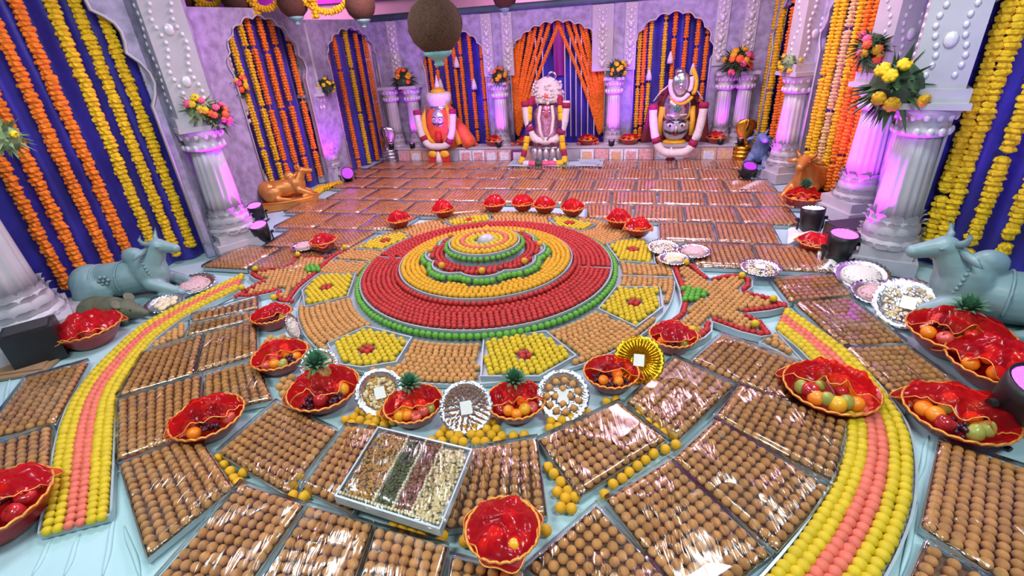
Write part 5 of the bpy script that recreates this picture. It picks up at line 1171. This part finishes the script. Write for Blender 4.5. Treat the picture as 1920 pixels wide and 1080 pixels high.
# ------------------------------------------------------------------ hanging pots and swags
def pot(px, py, wpx, label, group=None, dia=.43):
    dep = FL*dia/wpx; c = atdepth(px, py, dep); t = thing('hanging_pot', label, 'hanging pot', tuple(c), 0, group); r = dia/2
    MB().lathe([(.10, .19), (.11, .17), (.17, .12), (.205, .04), (.21, -.04), (.18, -.12), (.12, -.18), (.09, -.195)], 32).build('pot_body', 'pot_brown', t, True)
    for k in range(4):
        a = k*PI/4; MB().tube([(.212*math.cos(b)*math.cos(a)*1.0, .212*math.cos(b)*math.sin(a), .19*math.sin(b)) for b in np.linspace(-1.2, 1.2, 16)], .004, 5).build('seam', 'wood_dark', t, True)
    MB().lathe([(.03, -.30), (.045, -.285), (.03, -.265), (.06, -.245), (.11, -.215), (.115, -.195), (.10, -.18)], 32, fl=.10, nf=14).build('fluted_foot', 'teal', t, True)
    MB().tube([(0, 0, .18), (0, 0, HALL-c[2])], .006, 5).build('cord', 'wood_dark', t)
    return c
pot(815, 45, 104, 'large brown hanging pot with teal foot before the robed idol arch')
PP = [pot(px, py, 56, f'{nth("pot")} brown pot from the bead carved pillar on the marigold swags', 'hanging pots strung with swags') for px, py in ((340, -12), (443, -4), (548, 3), (675, 8))]
pot(946, -8, 46, 'brown hanging pot hanging above the middle arch')
for a, b in zip(PP[:-1], PP[1:]):
    path = [tuple(a+(b-a)*t+np.array([0, -.05, .18-.30*math.sin(PI*t)])) for t in np.linspace(0, 1, 17)]; garland(path, 'yellow', 'yellow marigold swag strung between two hanging pots', 'swags between the hanging pots', .045, .04)
    m = a+(b-a)*.32+np.array([0, -.05, -.02]); garland([tuple(m+[0, 0, .3]), tuple(m+[0, 0, -.16])], 'yellow', 'short yellow marigold pendant hanging from a swag', 'pendants of the swags', .06, .045)

# ------------------------------------------------------------------ small things on the floor
tag(MB().grid(10, 8, lambda a, b: (*(F(1475+60*a, 440+25*b)[:2]), .07+.02*math.sin(a*9+b*5))).build('paper_sheet', 'paper', None, True), 'crumpled white sheet under the white glowing stage light', 'sheet')
tag(MB().grid(10, 8, lambda a, b: (*(F(1530+40*a, 478+40*b)[:2]), .06+.02*math.sin(a*7+b*6))).build('paper_sheet', 'paper', None, True), 'crumpled white sheet beside the stage light with purple rim', 'sheet')
tag(MB().grid(10, 8, lambda a, b: (*(F(1372+60*a, 345+18*b)[:2]), .05+.02*math.sin(a*9+b*5))).build('paper_sheet', 'paper', None, True), 'crumpled white sheet near the small dark blue bull light', 'sheet')

q = F(1598, 452); cbx = thing('equipment_case', 'dark equipment case between the two column feet behind stage lights', 'case', tuple(q), .1); MB().box((0, 0, .09), (.5, .3, .18)).build('case_body', 'wood_dark', cbx); MB().box((0, 0, .19), (.5, .3, .02)).build('case_lid', 'dark', cbx)
for sd in (-1, 1): MB().tube([(sd*.25, -.06, .1), (sd*.275, -.06, .1), (sd*.275, .06, .1), (sd*.25, .06, .1)], .008, 6).build('handle', 'black', cbx)
q = F(38, 692); cb = thing('cardboard_sheet', 'flat brown cardboard piece beside the black box light', 'cardboard', tuple(q), .25); MB().prism([(-.3, -.13), (.24, -.16), (.28, .12), (-.24, .15)], .0, .02).build('lower_sheet', 'card', cb); MB().prism([(-.22, -.08), (.22, -.12), (.2, .1), (-.2, .11)], .02, .032).build('upper_flap', 'card', cb)
garland([tuple(F(586, 372)+[0, 0, .05]), tuple(F(604, 358)+[0, 0, .05]), tuple(F(640, 350)+[0, 0, .05])], 'yellow', 'yellow marigold garland end lying on the floor before the column', None, .06, .045)
# ------------------------------------------------------------------ build the sweets: the 300 largest in view of each colour one by one, the rest as one object
KN = {'brown': ('brown_ladoo', 'round brown ladoo lined up in a film wrapped tray', 'ladoo', 'brown ladoos in the wrapped trays'), 'tan': ('ladoo', 'round tan ladoo filling a mandala section, leaf tray or wedge', 'ladoo', 'tan ladoos of the mandala'),
      'yellow': ('yellow_sweet', 'round yellow sweet in a curved band or mandala section', 'yellow sweet', 'yellow sweets'), 'amber': ('amber_sweet', 'round amber orange ball sweet, loose or on the mandala', 'amber sweet', 'amber ball sweets'),
      'coral': ('coral_sweet', 'round coral pink sweet in a curved band or mandala ring', 'coral sweet', 'coral sweets'), 'red_sweet': ('red_sweet', 'round red sweet on the mandala or edging a leaf tray', 'red sweet', 'red sweets'), 'green_sweet': ('green_sweet', 'round green sweet edging the mandala tiers or leaf tray', 'green sweet', 'green sweets')}
for k, L in SW.items():
    P = np.array(L); q = P[:, :3]-[0, 0, H]; dep = q@cf; sx = 960+FL*(q@cR)/dep; sy = 540-FL*(q@cU)/dep
    vis = (sx > 4) & (sx < 1916) & (sy > 4) & (sy < 1076) & (dep > .3)
    order = np.argsort(np.where(vis, dep/P[:, 3], 1e9)); ind = order[:0 if k == 'tan' else 300]; ind = ind[vis[ind]]; rest = np.setdiff1d(np.arange(len(P)), ind)
    n_, lab, cat, grp = KN[k]
    for i in ind:
        o = link(n_, BALL[k], None, tuple(P[i, :3])); r_ = P[i, 3]; o.scale = (r_, r_, r_*.97); o.rotation_euler = (0, 0, random.uniform(0, 6)); tag(o, lab, cat, grp)
    if len(rest):
        near = rest[(dep[rest] < 4.6)]; far = rest[(dep[rest] >= 4.6)]
        nmr = {'brown': 'brown_ladoos', 'tan': 'tan_ladoos', 'yellow': 'yellow_sweets', 'amber': 'amber_sweets', 'coral': 'coral_sweets', 'red_sweet': 'red_sweets', 'green_sweet': 'green_sweets'}[k]
        V = []; parts = []
        o1 = bulk(nmr, k, P[near], *ICO2) if len(near) else None
        o2 = bulk(nmr+'_far', k, P[far], *(ICO1 if k == 'brown' else ICO2)) if len(far) else None
        if o1 and o2:
            bm = bmesh.new(); bm.from_mesh(o1.data); bm.from_mesh(o2.data); bm.to_mesh(o1.data); bm.free(); me2 = o2.data; bpy.data.objects.remove(o2); bpy.data.meshes.remove(me2)
        o = o1 or o2; o.name = nmr; tag(o, f'{lab.split()[1]} coloured round sweets packed beyond the nearest ones', 'ladoos', grp, 'stuff')
    print(k, len(P), len(ind))

for o in COL.objects:
    if 'label' in o and len(str(o['label']).replace(',', ' ').split()) > 16: print('LONG', o.name, len(o['label'].split()), o['label'])
